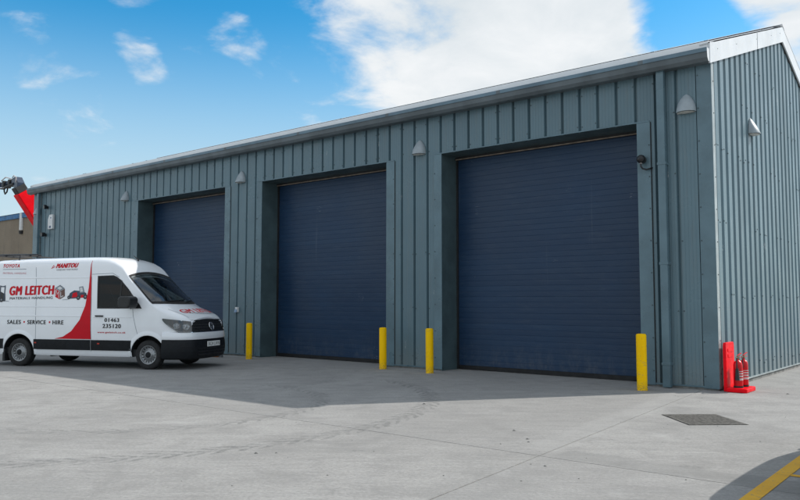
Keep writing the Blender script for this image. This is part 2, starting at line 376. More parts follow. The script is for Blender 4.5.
# ------------------------------------------------------------------ the yard
yard = MB().add([(-900,-900,-.012),(900,-900,-.012),(900,900,-.012),(-900,900,-.012)], [(0,1,2,3)]).build('yard', M['joint'])
tag(yard, kind='structure')
def xj(k, y):            # joints running away from the camera: one shows, slightly skewed to the wall
    return {0: -.29-.078*y, 1: 13.0-.078*y, -1: -13.6-.05*y, -2: -26.9, 2: 40, -3: -70, 3: 120, -4: -300}[k]
ys = [-200, -60, -28.6, -14.4, -7.1, .3, 30, 300]
G_ = .0045
for a in range(-4, 3):
    for b in range(len(ys)-1):
        y0, y1 = ys[b]+G_, ys[b+1]-G_
        nx = 14; e = .02
        x00, x10, x11, x01 = xj(a, y0)+G_, xj(a+1, y0)-G_, xj(a+1, y1)-G_, xj(a, y1)+G_
        # edge slightly chipped: rim vertices jitter by millimetres
        rim = []
        def edge(p, q, n):
            for i in range(n):
                t = i/n; j = .004*random.random() if 0 < i else 0
                rim.append((p[0]+(q[0]-p[0])*t, p[1]+(q[1]-p[1])*t, j))
        near = b in (3, 4) and a in (-1, 0)
        n = 60 if near else 4
        edge((x00, y0), (x10, y0), n); edge((x10, y0), (x11, y1), n); edge((x11, y1), (x01, y1), n); edge((x01, y1), (x00, y0), n)
        cx, cy = (x00+x11)/2, (y0+y1)/2
        def ins(p):
            dx, dy = cx-p[0], cy-p[1]; return (p[0]+math.copysign(p[2], dx), p[1]+math.copysign(p[2], dy))
        top = [(*ins(p), 0) for p in rim]; bot = [(x, y, -.0119) for x, y, _ in top]
        k = len(top)
        MB().add(top+bot, [tuple(range(k))]+[(i, k+i, k+(i+1) % k, (i+1) % k) for i in range(k)]).build('concrete_slab', M['concrete'], yard, fix=False)
def strip(name, quad, mat, parent, z=.004):
    return MB().add([(x, y, z) for x, y in quad], [(0, 1, 2, 3)]).build(name, mat, parent, fix=False)
strip('bay_line', [(2.365,-9.6),(2.495,-9.6),(2.485,-2.4),(2.355,-2.4)], M['road_yellow'], yard)
strip('bay_line', [(2.487,-6.44),(5.0,-6.44),(5.0,-6.35),(2.487,-6.35)], M['road_yellow'], yard)

# loose grit, bits of leaf and stone on the concrete
mb = MB()
def bit(x, y, r):
    n = 5; a0 = random.random()*6
    pts = [(x+r*cos(a0+2*pi*k/n)*random.uniform(.6, 1.2), y+r*sin(a0+2*pi*k/n)*random.uniform(.6, 1.2), .001) for k in range(n)]
    mb.add(pts+[(x, y, r*.55)], [(k, (k+1) % n, n) for k in range(n)])
for k in range(150):
    bit(random.uniform(-12, 3), random.uniform(-10.5, -.3), random.uniform(.004, .013))
for x, y, r in ((-2.1,-8.9,.03),(-1.95,-8.75,.018),(-.72,-5.95,.03),(-.30,-6.35,.028),(-.2,-6.5,.02),(-3.05,-4.75,.035),(.55,-7.5,.02),(1.05,.3,.03)): bit(x, y, r)
tag(mb.build('grit', M['joint'], smooth=None), 'dark grit and leaf bits scattered on the concrete', 'grit', kind='stuff')

# ------------------------------------------------------------------ workshop building
L_, W_, HE, HR = 27.07, 11.45, 6.06, 8.02       # length, width, eave and ridge heights
D_ = W_/2; SL = (HR-HE)/D_
DOORS = [(-6.162, -1.413), (-12.63, -7.864), (-19.197, -14.35)]
DT = 5.089; REV = .636
bld = empty('workshop_building', (-L_/2, D_, 0))
tag(bld, 'blue-grey ribbed metal workshop with three navy roller doors and a pale roof edge', 'building')
bld.location = (0, 0, 0)
# backing wall
mb = MB()
xs = [-L_+.05] + [v for d in reversed(DOORS) for v in d] + [-.05]
for i in range(0, len(xs), 2): mb.box(xs[i]+.004, xs[i+1]-.004, .072, .2, .05, 6.1)
for a, b in DOORS: mb.box(a-.004, b+.004, .074, .198, DT+.01, 6.098)
front = mb.build('front_wall', M['clad'], bld)
PITCH_X = .3965; X_OFF = -1.432
def panel_profile(p, depth=.066, micro=True, fl=.015, sh=.036):
    pts = [(0, depth), (fl, depth), (sh, 0)]
    if micro:
        for q in (.24, .41, .59, .76):
            x = q*p; pts += [(x-.009, 0), (x-.003, .0035), (x+.003, .0035), (x+.009, 0)]
    pts += [(p-sh, 0), (p-fl, depth), (p, depth)]
    return pts
PROF = panel_profile(PITCH_X)
def clip_profile(prof, a, b):
    out = []
    def at(x): return interp(x, prof)
    out.append((a, at(a))); out += [q for q in prof if a+1e-4 < q[0] < b-1e-4]; out.append((b, at(b))); return out
share = {}
def front_panel(xa, xb, z0, z1, cell):
    key = (round(xa-cell, 3), round(xb-cell, 3), z0, z1)
    if key not in share:
        pr = clip_profile(PROF, xa-cell, xb-cell)
        share[key] = MB().grid([[(x, y, z0) for x, y in pr], [(x, y, z1) for x, y in pr]]).mesh('cladding_panel', M['clad'], fix=False)
    link('cladding_panel', share[key], front, loc=(cell, 0, 0))
zones = []
for i in range(0, len(xs), 2): zones.append((xs[i]-.03 if i == 0 else xs[i], xs[i+1]+(.03 if i+2 == len(xs) else 0), .07, 6.09))
for a, b in DOORS: zones.append((a, b, DT, 6.09))
k0 = math.floor((-L_-X_OFF)/PITCH_X)-1
for k in range(k0, 6):
    cx = X_OFF + k*PITCH_X + .0
    for a, b, z0, z1 in zones:
        xa, xb = max(a, cx), min(b, cx+PITCH_X)
        if xb-xa > .012: front_panel(xa, xb, z0, z1, cx)
# gable cladding
gable = MB().prism([(.05, .05), (W_-.05, .05), (W_-.05, HE-.05), (D_, HR-.07), (.05, HE-.05)], -.2, -.052, lambda a, b, h: (h, a, b)).build('gable_wall', M['clad'], bld)
PG = .375
GP = panel_profile(PG, .046, False, .045, .085)
def gz(y): return (HE + SL*y if y < D_ else HE + SL*(W_-y)) - .03
k = 0; y = .135-PG
while y < W_:
    pr = [(a, d) for a, d in clip_profile(GP, max(0, .02-y), min(PG, W_-.02-y))] if y+PG > .03 else []
    if pr and pr[-1][0]-pr[0][0] > .02:
        if y < D_ < y+PG: pr = sorted(pr+[(D_-y, interp(D_-y, GP))])
        rows = [[(-d, y+a, .09) for a, d in pr], [(-d, y+a, gz(y+a)) for a, d in pr]]
        MB().grid(rows).build('cladding_panel', M['clad'], gable, fix=False)
    y += PG
# back and left walls (ribbed in one piece, out of view)
mb = MB(); pr = []
y = 0
while y < W_: pr += [(y+a, d) for a, d in GP[:-1] if y+a < W_]; y += PG
mb.grid([[(-L_+d, a, .09) for a, d in pr], [(-L_+d, a, gz(a)) for a, d in pr]])
mb.build('left_gable_wall', M['clad'], bld, fix=False)
mb = MB(); pr = []; x = -L_
while x < -.4: pr += [(x+a, d) for a, d in panel_profile(PITCH_X, micro=False)[:-1]]; x += PITCH_X
mb.grid([[(a, W_-d, .09) for a, d in pr], [(a, W_-d, HE) for a, d in pr]])
mb.build('rear_wall', M['clad'], bld, fix=False)
# base drip trims and upstand
for i in range(0, len(xs), 2):
    MB().box(xs[i], xs[i+1], -.012, .05, .045, .075).build('base_trim', M['trim'], bld)
    MB().box(xs[i]+.01, xs[i+1]-.01, .012, .19, -.005, .044).build('upstand', M['concrete_base'], bld)
MB().box(-.05, .016, .2, W_-.1, .075, .098).build('base_trim', M['corner_sunlit'], bld)
MB().box(-.19, -.012, .02, W_-.1, -.005, .074).build('upstand', M['concrete_base'], bld)
# corner flashings (folded L): front leg blue-grey, right gable legs coloured paler to stand in for sunlight
def corner(x0, x1, xe, name='corner_flashing'):
    MB().box(x0, x1, -.008, .0, .03, 6.07).build(name, M['trim'], bld, bevel=.003)
corner(-.262, .010, 0); corner(-L_-.01, -L_+.26, 0)
MB().box(.0015, .010, .001, .155, .03, 6.05).build('corner_flashing', M['corner_sunlit'], bld, bevel=.003)
MB().box(-L_-.010, -L_-.0015, .001, .2, .06, 6.05).build('corner_flashing', M['trim'], bld)
MB().box(.0015, .010, W_-.2, W_-.001, .06, 6.05).build('corner_flashing', M['white_sheet'], bld)
MB().box(-.256, .0105, -.0105, -.0085, 3.78, 3.80).build('flashing_lap', M['trim'], bld)
# roof: two slopes of ribbed sheet
def roof_slope(sgn):
    name = 'roof'
    under = MB(); ey = -.116
    def P(x, t, up): # t 0 eave .. 1 ridge
        yy = ey + (D_-ey)*t; zz = HE+.37 + SL*(yy) + up
        return (x, yy if sgn > 0 else W_-yy, zz)
    under.add([P(-L_-.05,0,-.06), P(.05,0,-.06), P(.05,1,-.06), P(-L_-.05,1,-.06), P(-L_-.05,0,-.02), P(.05,0,-.02), P(.05,1,-.02), P(-L_-.05,1,-.02)],
              [(0,3,2,1),(4,5,6,7),(0,1,5,4),(1,2,6,5),(2,3,7,6),(3,0,4,7)])
    r = under.build(name, M['white_sheet'], bld)
    # sheets of 1 m cover, three ribs each
    pr = []
    for q in range(3):
        b = q*.3333; pr += [(b, 0), (b+.235, 0), (b+.262, .012), (b+.30, .012), (b+.327, 0)]
    pr.append((1., 0))
    me = MB().grid([[P(x, 0, u) for x, u in pr], [P(x, 1, u) for x, u in pr]]).mesh('roof_sheet', M['white_sheet'], fix=False)
    n = int(L_)+1
    for i in range(n):
        if i == n-1: break
        link('roof_sheet', me, r, loc=(-L_+i*1.0, 0, 0))
    return r
rf = roof_slope(1); roof_slope(-1)
MB().add([(-L_-.05, D_-.25, HR+.415-.25*SL), (.05, D_-.25, HR+.415-.25*SL), (.05, D_, HR+.425), (-L_-.05, D_, HR+.425), (-L_-.05, D_+.25, HR+.415-.25*SL), (.05, D_+.25, HR+.415-.25*SL)],
         [(0,1,2,3), (3,2,5,4)]).build('ridge_cap', M['white_sheet'], rf, fix=False)
mb = MB()
for i in range(int(L_*3)):
    x = -L_+.28+i*.3333
    for yy in (.06, 1.5, 3.0, 4.4):
        mb.lathe([(.009, .0), (.009, .008), (0, .010)], 6, (x, yy, HE+.37+SL*yy+.011))
    if random.random() < .3:    # lichen and scraps caught on rib ends
        s = random.uniform(.008, .02); yy = random.uniform(-.05, .25) if random.random() < .6 else 5.5
        mb.box(x-s*random.uniform(1, 3), x+s*random.uniform(1, 3), yy, yy+.05, HE+.37+SL*yy+.01, HE+.39+SL*yy+s)
tag(mb.build('roof_fixing', M['screw'], rf), kind='stuff')
# verge (barge) flashings on the gable ends
def verge(x, sgn, seam=True):
    for side in (0, 1):
        def Q(t, z):
            yy = -.16+(D_+.16)*t; zz = HE + SL*yy + z
            return (yy if side == 0 else W_-yy, zz)
        mb = MB()
        y0, za, zb = Q(0, -.02)[0], Q(0, -.02)[1], Q(0, .365)[1]
        a, b, c, d = Q(0, -.03), Q(1, -.03), Q(1, .365), Q(0, .365)
        mb.prism([a, b, c, d], x, x+sgn*.03, lambda p, q, h: (h, p, q))
        # top return lying on the roof
        e, f_ = Q(0, .365), Q(1, .365)
        mb.add([(x+sgn*.03, *e), (x+sgn*.03, *f_), (x-sgn*.16, f_[0], f_[1]-.004), (x-sgn*.16, e[0], e[1]-.004),
                (x+sgn*.03, e[0], e[1]-.02), (x+sgn*.03, f_[0], f_[1]-.02), (x-sgn*.16, f_[0], f_[1]-.03), (x-sgn*.16, e[0], e[1]-.03)],
               [(0,1,2,3), (7,6,5,4), (0,3,7,4), (1,5,6,2), (3,2,6,7), (0,4,5,1)])
        mb.build('verge_flashing', M['white_sheet'], bld, bevel=.004)
        if seam and side == 0:
            s = MB(); t0 = .58
            s.prism([Q(t0, -.03), Q(t0+.004, -.03), Q(t0+.004, .363), Q(t0, .363)], x+sgn*.0302, x+sgn*.033, lambda p, q, h: (h, p, q)).build('flashing_lap', M['gutter'], bld)
            s = MB()
            for t in (.08, .3, .57, .8, .95):
                for z in (.2,): s.lathe([(.008, 0), (.008, .006), (0, .008)], 6, (x+.03, *Q(t, z)), 'x')
            tag(s.build('verge_screw', M['screw'], bld), kind='stuff')
verge(.022, 1); verge(-L_-.022, -1, False)
# gutter: half-box section with lip, stop end and brackets
gy0, gy1, gz0, gz1 = -.30, -.145, 6.0, 6.235
gp = [(gy1, gz1), (gy1, gz0+.02), (gy1-.03, gz0), (gy0+.07, gz0), (gy0+.02, gz0+.06), (gy0, gz1-.055), (gy0, gz1)]
gin = [(a+(.006 if a < -.2 else -.006), b+.006) for a, b in gp]
mb = MB()
poly = gp + [(a, b-(.006 if i == 0 else 0)) for i, (a, b) in reversed(list(enumerate(gin)))]
mb.grid([[(-L_-.06, a, b) for a, b in gp+gin[::-1]+gp[:1]], [(.035, a, b) for a, b in gp+gin[::-1]+gp[:1]]])
gut = mb.build('gutter', M['gutter'], bld, fix=False)
MB().box(-L_-.062, .037, gy0-.014, gy0-.001, gz1-.075, gz1+.004).build('gutter_lip', M['gutter_lip'], gut, bevel=.004)
MB().prism(gp, .036, .040, lambda a, b, h: (h, a, b)).build('stop_end', M['white_sheet'], gut)
MB().prism(gp, -L_-.066, -L_-.061, lambda a, b, h: (h, a, b)).build('stop_end', M['gutter'], gut)
for i in range(9):
    MB().box(-1.2-i*3.2-.05, -1.2-i*3.2+.05, gy0-.0165, gy0-.0145, gz1-.07, gz1).build('gutter_union', M['gutter'], gut)
MB().box(-L_-.02, .018, -.140, -.118, 6.12, 6.402).build('eaves_flashing', paint('eaves_white', (.88, .90, .92), .35, .02), bld)
# soffit trim between gutter and wall
MB().box(-L_, 0, -.144, .03, 6.012, 6.10).build('eaves_trim', M['gutter'], bld)
# downpipes
for xp in (-.895, -26.45):
    dp = MB().box(xp-.072, xp+.072, -.155, -.045, .015, 6.02).build('downpipe', M['trim'], bld, bevel=.008)
    for z in (.42, 2.3, 4.2): MB().box(xp-.085, xp+.085, -.162, -.001, z, z+.05).build('bracket', M['trim'], dp, bevel=.005)
# door openings
for i, (a, b) in enumerate(DOORS):
    # reveals and lintel soffit
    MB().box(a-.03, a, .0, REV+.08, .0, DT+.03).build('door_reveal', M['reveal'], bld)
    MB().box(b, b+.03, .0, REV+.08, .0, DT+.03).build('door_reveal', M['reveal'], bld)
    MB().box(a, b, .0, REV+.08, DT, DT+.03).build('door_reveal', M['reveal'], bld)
    MB().box(a+.02, b-.02, REV-.10, REV-.085, DT-.075, DT-.052).build('head_seal', M['beige'], bld)
    MB().box(a+.001, b-.001, REV-.086, REV+.06, DT-.072, DT-.001).build('head_plate', M['blackm'], bld)
    # face trims
    la, lb = (a-.215, b+.262)
    MB().box(la, a+.004, -.018, -.0005, .03, DT+.006).build('door_trim', M['trim'], bld, bevel=.004)
    MB().box(b-.004, lb, -.018, -.0005, .03, DT+.006).build('door_trim', M['trim'], bld, bevel=.004)
    MB().box(la+.01, lb-.01, -.022, .0, DT+.0065, DT+.032).build('door_trim', M['trim'], bld, bevel=.003)
    MB().box(lb+.0005, lb+.016, -.010, .03, .05, DT).build('trim_gap', M['seal'], bld)
    # roller door of narrow slats
    dr = MB().box(a+.002, b-.002, REV+.03, REV+.07, .03, DT-.01).build('roller_door', M['door'], bld)
    NS = 40; hs_ = (DT-.11)/NS; wd = b-a-.05
    pr = [(0, .003), (.0015, .0022), (.0035, 0), (hs_*.5, -.0008), (hs_-.0035, 0), (hs_-.0015, .0022), (hs_, .003)]
    me = MB().grid([[(0, y, z) for z, y in pr], [(wd, y, z) for z, y in pr]]).mesh('slat', M['door'], fix=False)
    for k in range(NS):
        o = link('slat', me, dr, loc=(a+.025, REV+random.uniform(-.0015, .0015), .10+k*hs_)); o.rotation_euler.x = radians(random.uniform(-.25, .25))
    MB().box(a+.01, b-.01, REV-.015, REV+.03, .008, .10).build('bottom_seal', M['seal'], dr)
    for x0, x1 in ((a+.001, a+.04), (b-.04, b-.001)): MB().box(x0, x1, REV-.05, REV+.028, .004, DT-.075).build('guide_rail', M['blackm'], dr)
# screws in rows on the cladding (too small to pick apart)
mb = MB()
def screw_front(x, z, y=-.0005):
    mb.lathe([(.0135, 0), (.0135, .006), (.007, .010), (0, .011)], 6, (0, 0, 0), 'y')
    n = 24
    for i in range(len(mb.v)-n, len(mb.v)): vx, vy, vz = mb.v[i]; mb.v[i] = (vx+x, y-vy, vz+z)
for k in range(k0, 6):
    cx = X_OFF+k*PITCH_X
    for z in (.28, 1.45, 2.75, 4.0, 5.22, 5.86):
        for q in (.13, .87):
            x = cx+q*PITCH_X
            if not (-L_+.3 < x < -.3): continue
            ind = [a-.22 < x < b+.28 for a, b in DOORS]
            if any(ind) and z < DT+.05: continue
            if random.random() < .45: screw_front(x, z+random.uniform(-.03, .03))
for a, b in DOORS:
    z = .3
    while z < DT:
        screw_front(a-.19, z, -.0185); screw_front(b+.235, z, -.0185); z += .62
z = .25
while z < 6:
    screw_front(-.235, z, -.0085); screw_front(-L_+.235, z, -.0085); z += .62
tag(mb.build('fixing_screws', M['screw'], front, fix=False), kind='stuff')
mb = MB()
y = .135
while y < W_-.2:
    for z in (.35, 1.7, 3.1, 4.5, 5.7, 6.6):
        if z < gz(y)-.2 and random.random() < .55:
            for dy in ((.08,) if random.random() < .7 else (.08, .2)):
                mb.lathe([(.014, 0), (.014, .006), (.006, .010), (0, .011)], 6, (0, y+dy, z+random.uniform(-.05, .05)), 'x')
    y += PG
for k in range(10): mb.lathe([(.012, 0), (.012, .006), (0, .010)], 6, (.0102, .1, .3+k*.6), 'x')
tag(mb.build('fixing_screws', M['screw'], gable, fix=False), kind='stuff')

# ------------------------------------------------------------------ wall lamps
def make_lamp():
    root = empty('wall_lamp')
    rows = []; n = 12; H, Wd, Dp = .37, .18, .19
    for i in range(11):
        t = i/10; ww = Wd*max(0, 1-t**1.9)**.68; dd = Dp*(1-t**1.3)*.96+.008*(t < 1)
        rows.append([(-ww*cos(pi*k/n), -max(.004, dd*sin(pi*k/n)**.8), -H/2+.03+t*(H-.03)) for k in range(n+1)])
    MB().grid(rows).build('housing', M['lamp'], root, smooth=50)
    r0 = rows[0]
    skirt = [[(x*1.02, y*1.03, -H/2+.03) for x, y, z in r0], [(x*1.02, y*1.03, -H/2+.012) for x, y, z in r0]]
    MB().grid(skirt).build('rim', M['lamp'], root, smooth=40)
    c = [(x*.94, y*.94, -H/2+.004) for x, y, z in r0]
    MB().add(c+[(0, -.05, -H/2-.018)], [(i, (i+1) % len(c), len(c)) for i in range(len(c))]).build('lens', M['lens'], root, smooth=60)
    MB().box(-Wd*.62, Wd*.62, -.004, .004, -H/2+.01, H/2-.16).build('back_plate', M['lamp'], root)
    return root
proto = make_lamp()
spots = [(-.45, 'grey wedge lamp on the shaded front beside the near corner'), (-6.81, 'grey wedge lamp on the pier between the near and middle doors'),
         (-13.57, 'grey wedge lamp on the pier between the middle and far doors'), (-19.98, 'grey wedge lamp just left of the door behind the van'),
         (-26.66, 'small grey wedge lamp at the far left wall end beside a downpipe')]
for i, (x, lab) in enumerate(spots):
    o = proto if i == 0 else copy_tree(proto)
    o.location = (x, -.006, 5.33); tag(o, lab, 'wall lamp', 'wedge lamps along the eaves')
o = copy_tree(proto); o.location = (.006, 2.64, 5.31); o.rotation_euler.z = pi/2
tag(o, 'pale wedge lamp on the sunlit ribbed gable end', 'wall lamp', 'wedge lamps along the eaves')

# ------------------------------------------------------------------ cameras, alarm box, sensor
def ball_camera(x, z, label, s=1.0):
    root = empty('security_camera', (x, -.018, z)); tag(root, label, 'camera')
    MB().lathe([(.0, .0), (.07*s, .0), (.07*s, .025), (.055*s, .035)], 20, (0, 0, 0), 'y').build('base', M['black'], root, smooth=40)
    for v in root.children[0].data.vertices: v.co.y *= -1
    pts = []
    for i in range(9):
        a = -pi/2+pi*i/8; pts.append((.085*s*cos(a)+.0005, -.10*s+.085*s*sin(a)))
    MB().lathe(pts, 20, (0, 0, 0), 'y').build('dome', M['black'], root, smooth=60)
    return root
r = ball_camera(-1.30, 4.36, 'black ball security camera with curled cable on the near door trim')
MB().tube([(0, -.12, -.07), (.005, -.13, -.14), (.03, -.11, -.19), (.09, -.07, -.21), (.15, -.03, -.19), (.17, .015, -.17)], .016, 8).build('cable', M['black'], r, smooth=60)
MB().lathe([(.022, -.075), (.022, -.095)], 12, (0, -.115, 0)).build('cable_gland', M['label'], r, smooth=40)
def stub_camera(x, z, label, L=.02, down=.3):
    root = empty('security_camera', (x, -.001, z)); tag(root, label, 'camera')
    MB().box(-.05, .05, -.02, 0, -.06, .06).build('bracket', M['blackm'], root, bevel=.006)
    MB().tube([(0, -.01, .0), (0, -.1, -.01)], .022, 8).build('arm', M['blackm'], root)
    MB().tube([(.03, -.06, .02), (.03, -.10, .02), (.02, -.16-L, .02-L*down)], [.07, .09, .085], 14).build('housing', M['black'], root, smooth=40)
    return root
stub_camera(-25.86, 5.38, 'small black camera above the white alarm box on the left wall')
stub_camera(-25.95, 4.27, 'small black camera below the white alarm box on the left wall', .04, .15)
al = empty('alarm_box', (-25.43, -.001, 4.76)); tag(al, 'white alarm box high on the far left of the front wall', 'alarm box')
MB().prism([(-.19, -.28), (.19, -.28), (.19, .30), (-.08, .30), (-.19, .12)], -.10, 0, lambda a, b, h: (a, h, b)).build('cover', M['white'], al, bevel=.015)
MB().box(-.07, .09, -.104, -.1005, -.24, -.15).build('strobe', paint('strobe_blue', (.03, .06, .14), .2), al)
MB().box(.02, .1, -.104, -.1005, .14, .19).build('badge', paint('badge_blue', (.05, .10, .25), .3), al)
se = empty('socket_box', (-13.66, -.001, 1.35)); tag(se, 'small white weatherproof socket box low on the wall by the van nose', 'socket box')
MB().box(-.055, .055, -.075, 0, -.065, .085).build('housing', M['white'], se, bevel=.012)
MB().prism([(-.115, -.07), (-.076, -.07), (-.076, .02), (-.095, .02)], -.045, .045, lambda a, b, h: (h, a, b)).build('flap', paint('flap_blue', (.22, .33, .48), .4), se, bevel=.004)

# ------------------------------------------------------------------ bollards
def bollard(x, y, h, r, label, tilt):
    o = MB().lathe([(r+.004, 0), (r, .012), (r, h-.03), (r-.006, h-.010), (r-.024, h), (0, h+.004)], 36).build('bollard', M['yellow'], None, smooth=40)
    o.location = (x, y, 0); o.rotation_euler = (radians(tilt[0]), radians(tilt[1]), random.random()*6)
    tag(o, label, 'bollard', 'yellow bollards guarding the doors'); return o
bollard(-12.41, -.586, 1.00, .085, 'yellow bollard nearest the van, left of the middle door', (.3, .2))
bollard(-7.52, -.535, .985, .088, 'yellow bollard at the right edge of the middle door', (0, -.4))
bollard(-6.06, -.62, 1.0, .088, 'yellow bollard at the left edge of the near door', (.3, .3))
bollard(-1.12, -.76, 1.02, .092, 'tallest yellow bollard, right of the near door beside the downpipe', (.2, .2))

# ------------------------------------------------------------------ drain cover
c = ((.303, -3.427), (.874, -2.892), (1.332, -3.659), (.737, -4.152))
cx = sum(p[0] for p in c)/4; cy = sum(p[1] for p in c)/4
dr = empty('drain_cover', (cx, cy, 0), radians(42)); tag(dr, 'rectangular dark iron drain grating set in the concrete near the corner', 'drain cover')
hw_, hh_ = .385, .445
MB().box(-hw_-.016, hw_+.016, -hh_-.016, hh_+.016, .0006, .0016).build('pit', M['dark_pit'], dr)
for x0, x1, y0, y1 in ((-hw_, hw_, -hh_, -hh_+.035), (-hw_, hw_, hh_-.035, hh_), (-hw_, -hw_+.035, -hh_+.0355, hh_-.0355), (hw_-.035, hw_, -hh_+.0355, hh_-.0355), (-.012, .012, -hh_+.0355, hh_-.0355)):
    MB().box(x0, x1, y0, y1, .0005, .007).build('frame', M['cast'], dr, bevel=.003)
for i in range(17):
    y = -hh_+.06+i*(2*hh_-.12)/16
    for s in (-1, 1): MB().box(min(s*.0125, s*(hw_-.0355)), max(s*.0125, s*(hw_-.0355)), y-.017, y+.017, .002, .0062).build('grate_bar', M['cast'], dr)

# ------------------------------------------------------------------ extinguisher stand
st = empty('extinguisher_stand', (.05, .0, 0)); tag(st, 'red plastic fire extinguisher stand against the gable near the corner', 'stand')
MB().prism([(-.02, .0), (.50, .0), (.50, .82), (.47, .87), (.01, .87), (-.02, .82)], .03, .085, lambda a, b, h: (h, a, b)).build('backboard', M['red'], st, bevel=.012)
MB().prism([(.086, -.07), (.40, -.07), (.43, -.04), (.43, .52), (.40, .55), (.086, .55)], .0, .075, lambda a, b, h: (a, b, h)).build('base', M['red'], st, bevel=.015)
MB().box(.0852, .092, .10, .38, .60, .66).build('recess_bar', M['red'], st, bevel=.004)
MB().box(.0852, .093, .10, .38, .70, .76).build('recess_bar', M['red'], st, bevel=.004)
def extinguisher(x, y, r, h, label, horn, lab2):
    root = empty('fire_extinguisher', (x, y, .076)); tag(root, label, 'extinguisher', 'extinguishers on the red stand')
    hb = h*.80
    MB().lathe([(0, .0), (r*.9, .0), (r, .02), (r, hb-.09), (r*.93, hb-.05), (r*.7, hb-.015), (r*.35, hb), (.022, hb+.01), (.022, hb+.03)], 26).build('cylinder', M['redg'], root, smooth=40)
    MB().lathe([(r+.004, 0), (r+.004, .035)], 26).build('foot_ring', M['blackm'], root, smooth=40)
    MB().box(-.02, .02, -.025, .025, hb+.03, hb+.075).build('valve', paint('brass', (.30, .22, .10), .35, metal=.8), root, bevel=.006)
    MB().bar((0, -.02, hb+.085), (.02, .15, hb+.125), .024, .012).build('lever', M['redg'], root, bevel=.003)
    MB().bar((0, -.01, hb+.062), (.02, .14, hb+.058), .022, .012).build('carry_handle', M['redg'], root, bevel=.003)
    p0 = [(0, -.02, hb+.05), (.0, -.08, hb+.06), (.01, -r-.035, hb-.02), (.015, -r-.04, hb-.14)]
    MB().tube(p0, .011, 8).build('hose', M['black'], root, smooth=60)
    if horn: MB().tube([(.015, -r-.04, hb-.13), (.015, -r-.042, hb-.34)], [.026, .040], 14).build('horn', M['black'], root, smooth=40)
    rows = []
    for z in (hb*.28, hb*.62): rows.append([((r+.0015)*cos(a), (r+.0015)*sin(a), z) for a in [radians(-100+k*14) for k in range(13)]])
    MB().grid(rows).build('paper_label', lab2, root, smooth=60)
    rows = []
    for z in (hb*.36, hb*.38, hb*.44, hb*.46, hb*.5, hb*.52, hb*.56, hb*.58):
        pass
    for z in (.36, .46, .55):
        rows = [[((r+.003)*cos(a), (r+.003)*sin(a), hb*q) for a in [radians(-85+k*14) for k in range(10)]] for q in (z, z+.045)]
        MB().grid(rows).build('print_band', M['redg'], root, smooth=60)
    return root
extinguisher(.30, .10, .078, .60, 'red extinguisher with black horn, the nearer one on the stand', True, M['label'])
extinguisher(.33, .36, .072, .60, 'red extinguisher behind the one with the horn on the stand', False, M['label'])

# ------------------------------------------------------------------ blocks by the wall
b1 = MB().box(-.10, .07, -.06, .06, 0, .14).build('timber_block', paint('orange_timber', (.36, .13, .04), .7, .2, scale=12), bevel=.006); b1.location = (-13.69, -.72, 0); b1.rotation_euler.z = .3
tag(b1, 'small orange-brown block on the ground under the van nose by the wall', 'block')
b2 = MB().box(-.04, .05, -.05, .05, 0, .11).build('stone_block', paint('grey_stone', (.20, .21, .22), .85, .2, scale=12, bumpy=.4), bevel=.01); b2.location = (-13.53, -.69, 0); b2.rotation_euler.z = .5
tag(b2, 'small grey stone next to the orange-brown block by the wall', 'stone')
# ------------------------------------------------------------------ the van
def van_paint():
    t = NT('van_white'); v = t.coord()
    d = t.ramp(t.noise(t.coord(scale=(1, 1, .6)), 2.5, 6, .65), .4, .75, 0, .18)
    c = t.mix(d, (.88, .90, .93), (.68, .69, .69))
    return t.set(color=c, rough=.22, coat=.6, coatr=.06)
M['van'] = van_paint()
M['tyre'] = paint('tyre_rubber', (.018, .018, .019), .8, .15, scale=14, bumpy=.3)
M['rim'] = paint('steel_rim', (.30, .31, .32), .32, .08, metal=.6, scale=9)
M['vred'] = paint('livery_red', (.62, .001, .014), .4, .04, scale=2, spec=.25)
M['vblack'] = paint('livery_black', (.02, .02, .024), .35, .04, scale=2)
M['vgrey'] = paint('livery_grey', (.20, .23, .27), .35, .04, scale=2)
M['vnavy'] = paint('livery_navy', (.04, .06, .10), .35, .1, scale=8)
M['strip'] = paint('charcoal_moulding', (.009, .011, .014), .55, .12, scale=5, spec=.25)
M['chrome'] = paint('chrome', (.75, .76, .78), .12, .03, metal=1.0)
def glass_mat(name, tint, rough=.02, ior=1.75):
    t = NT(name)
    tr = t.n('ShaderNodeBsdfTransparent'); tr.inputs[0].default_value = (*tint, 1)
    gl = t.n('ShaderNodeBsdfGlossy'); gl.inputs['Roughness'].default_value = rough; gl.inputs['Color'].default_value = (1, 1, 1, 1)
    fr = t.n('ShaderNodeFresnel'); fr.inputs[0].default_value = ior
    mx = t.n('ShaderNodeMixShader'); t.t.links.new(fr.outputs[0], mx.inputs[0]); t.t.links.new(tr.outputs[0], mx.inputs[1]); t.t.links.new(gl.outputs[0], mx.inputs[2])
    t.t.links.new(mx.outputs[0], t.t.nodes['Material Output'].inputs[0]); return t.m
M['glass'] = glass_mat('van_glass', (.80, .86, .86)); M['sglass'] = glass_mat('van_side_glass', (.16, .18, .19), .02, 1.38)
M['lampglass'] = glass_mat('clear_lamp_cover', (.92, .94, .95))

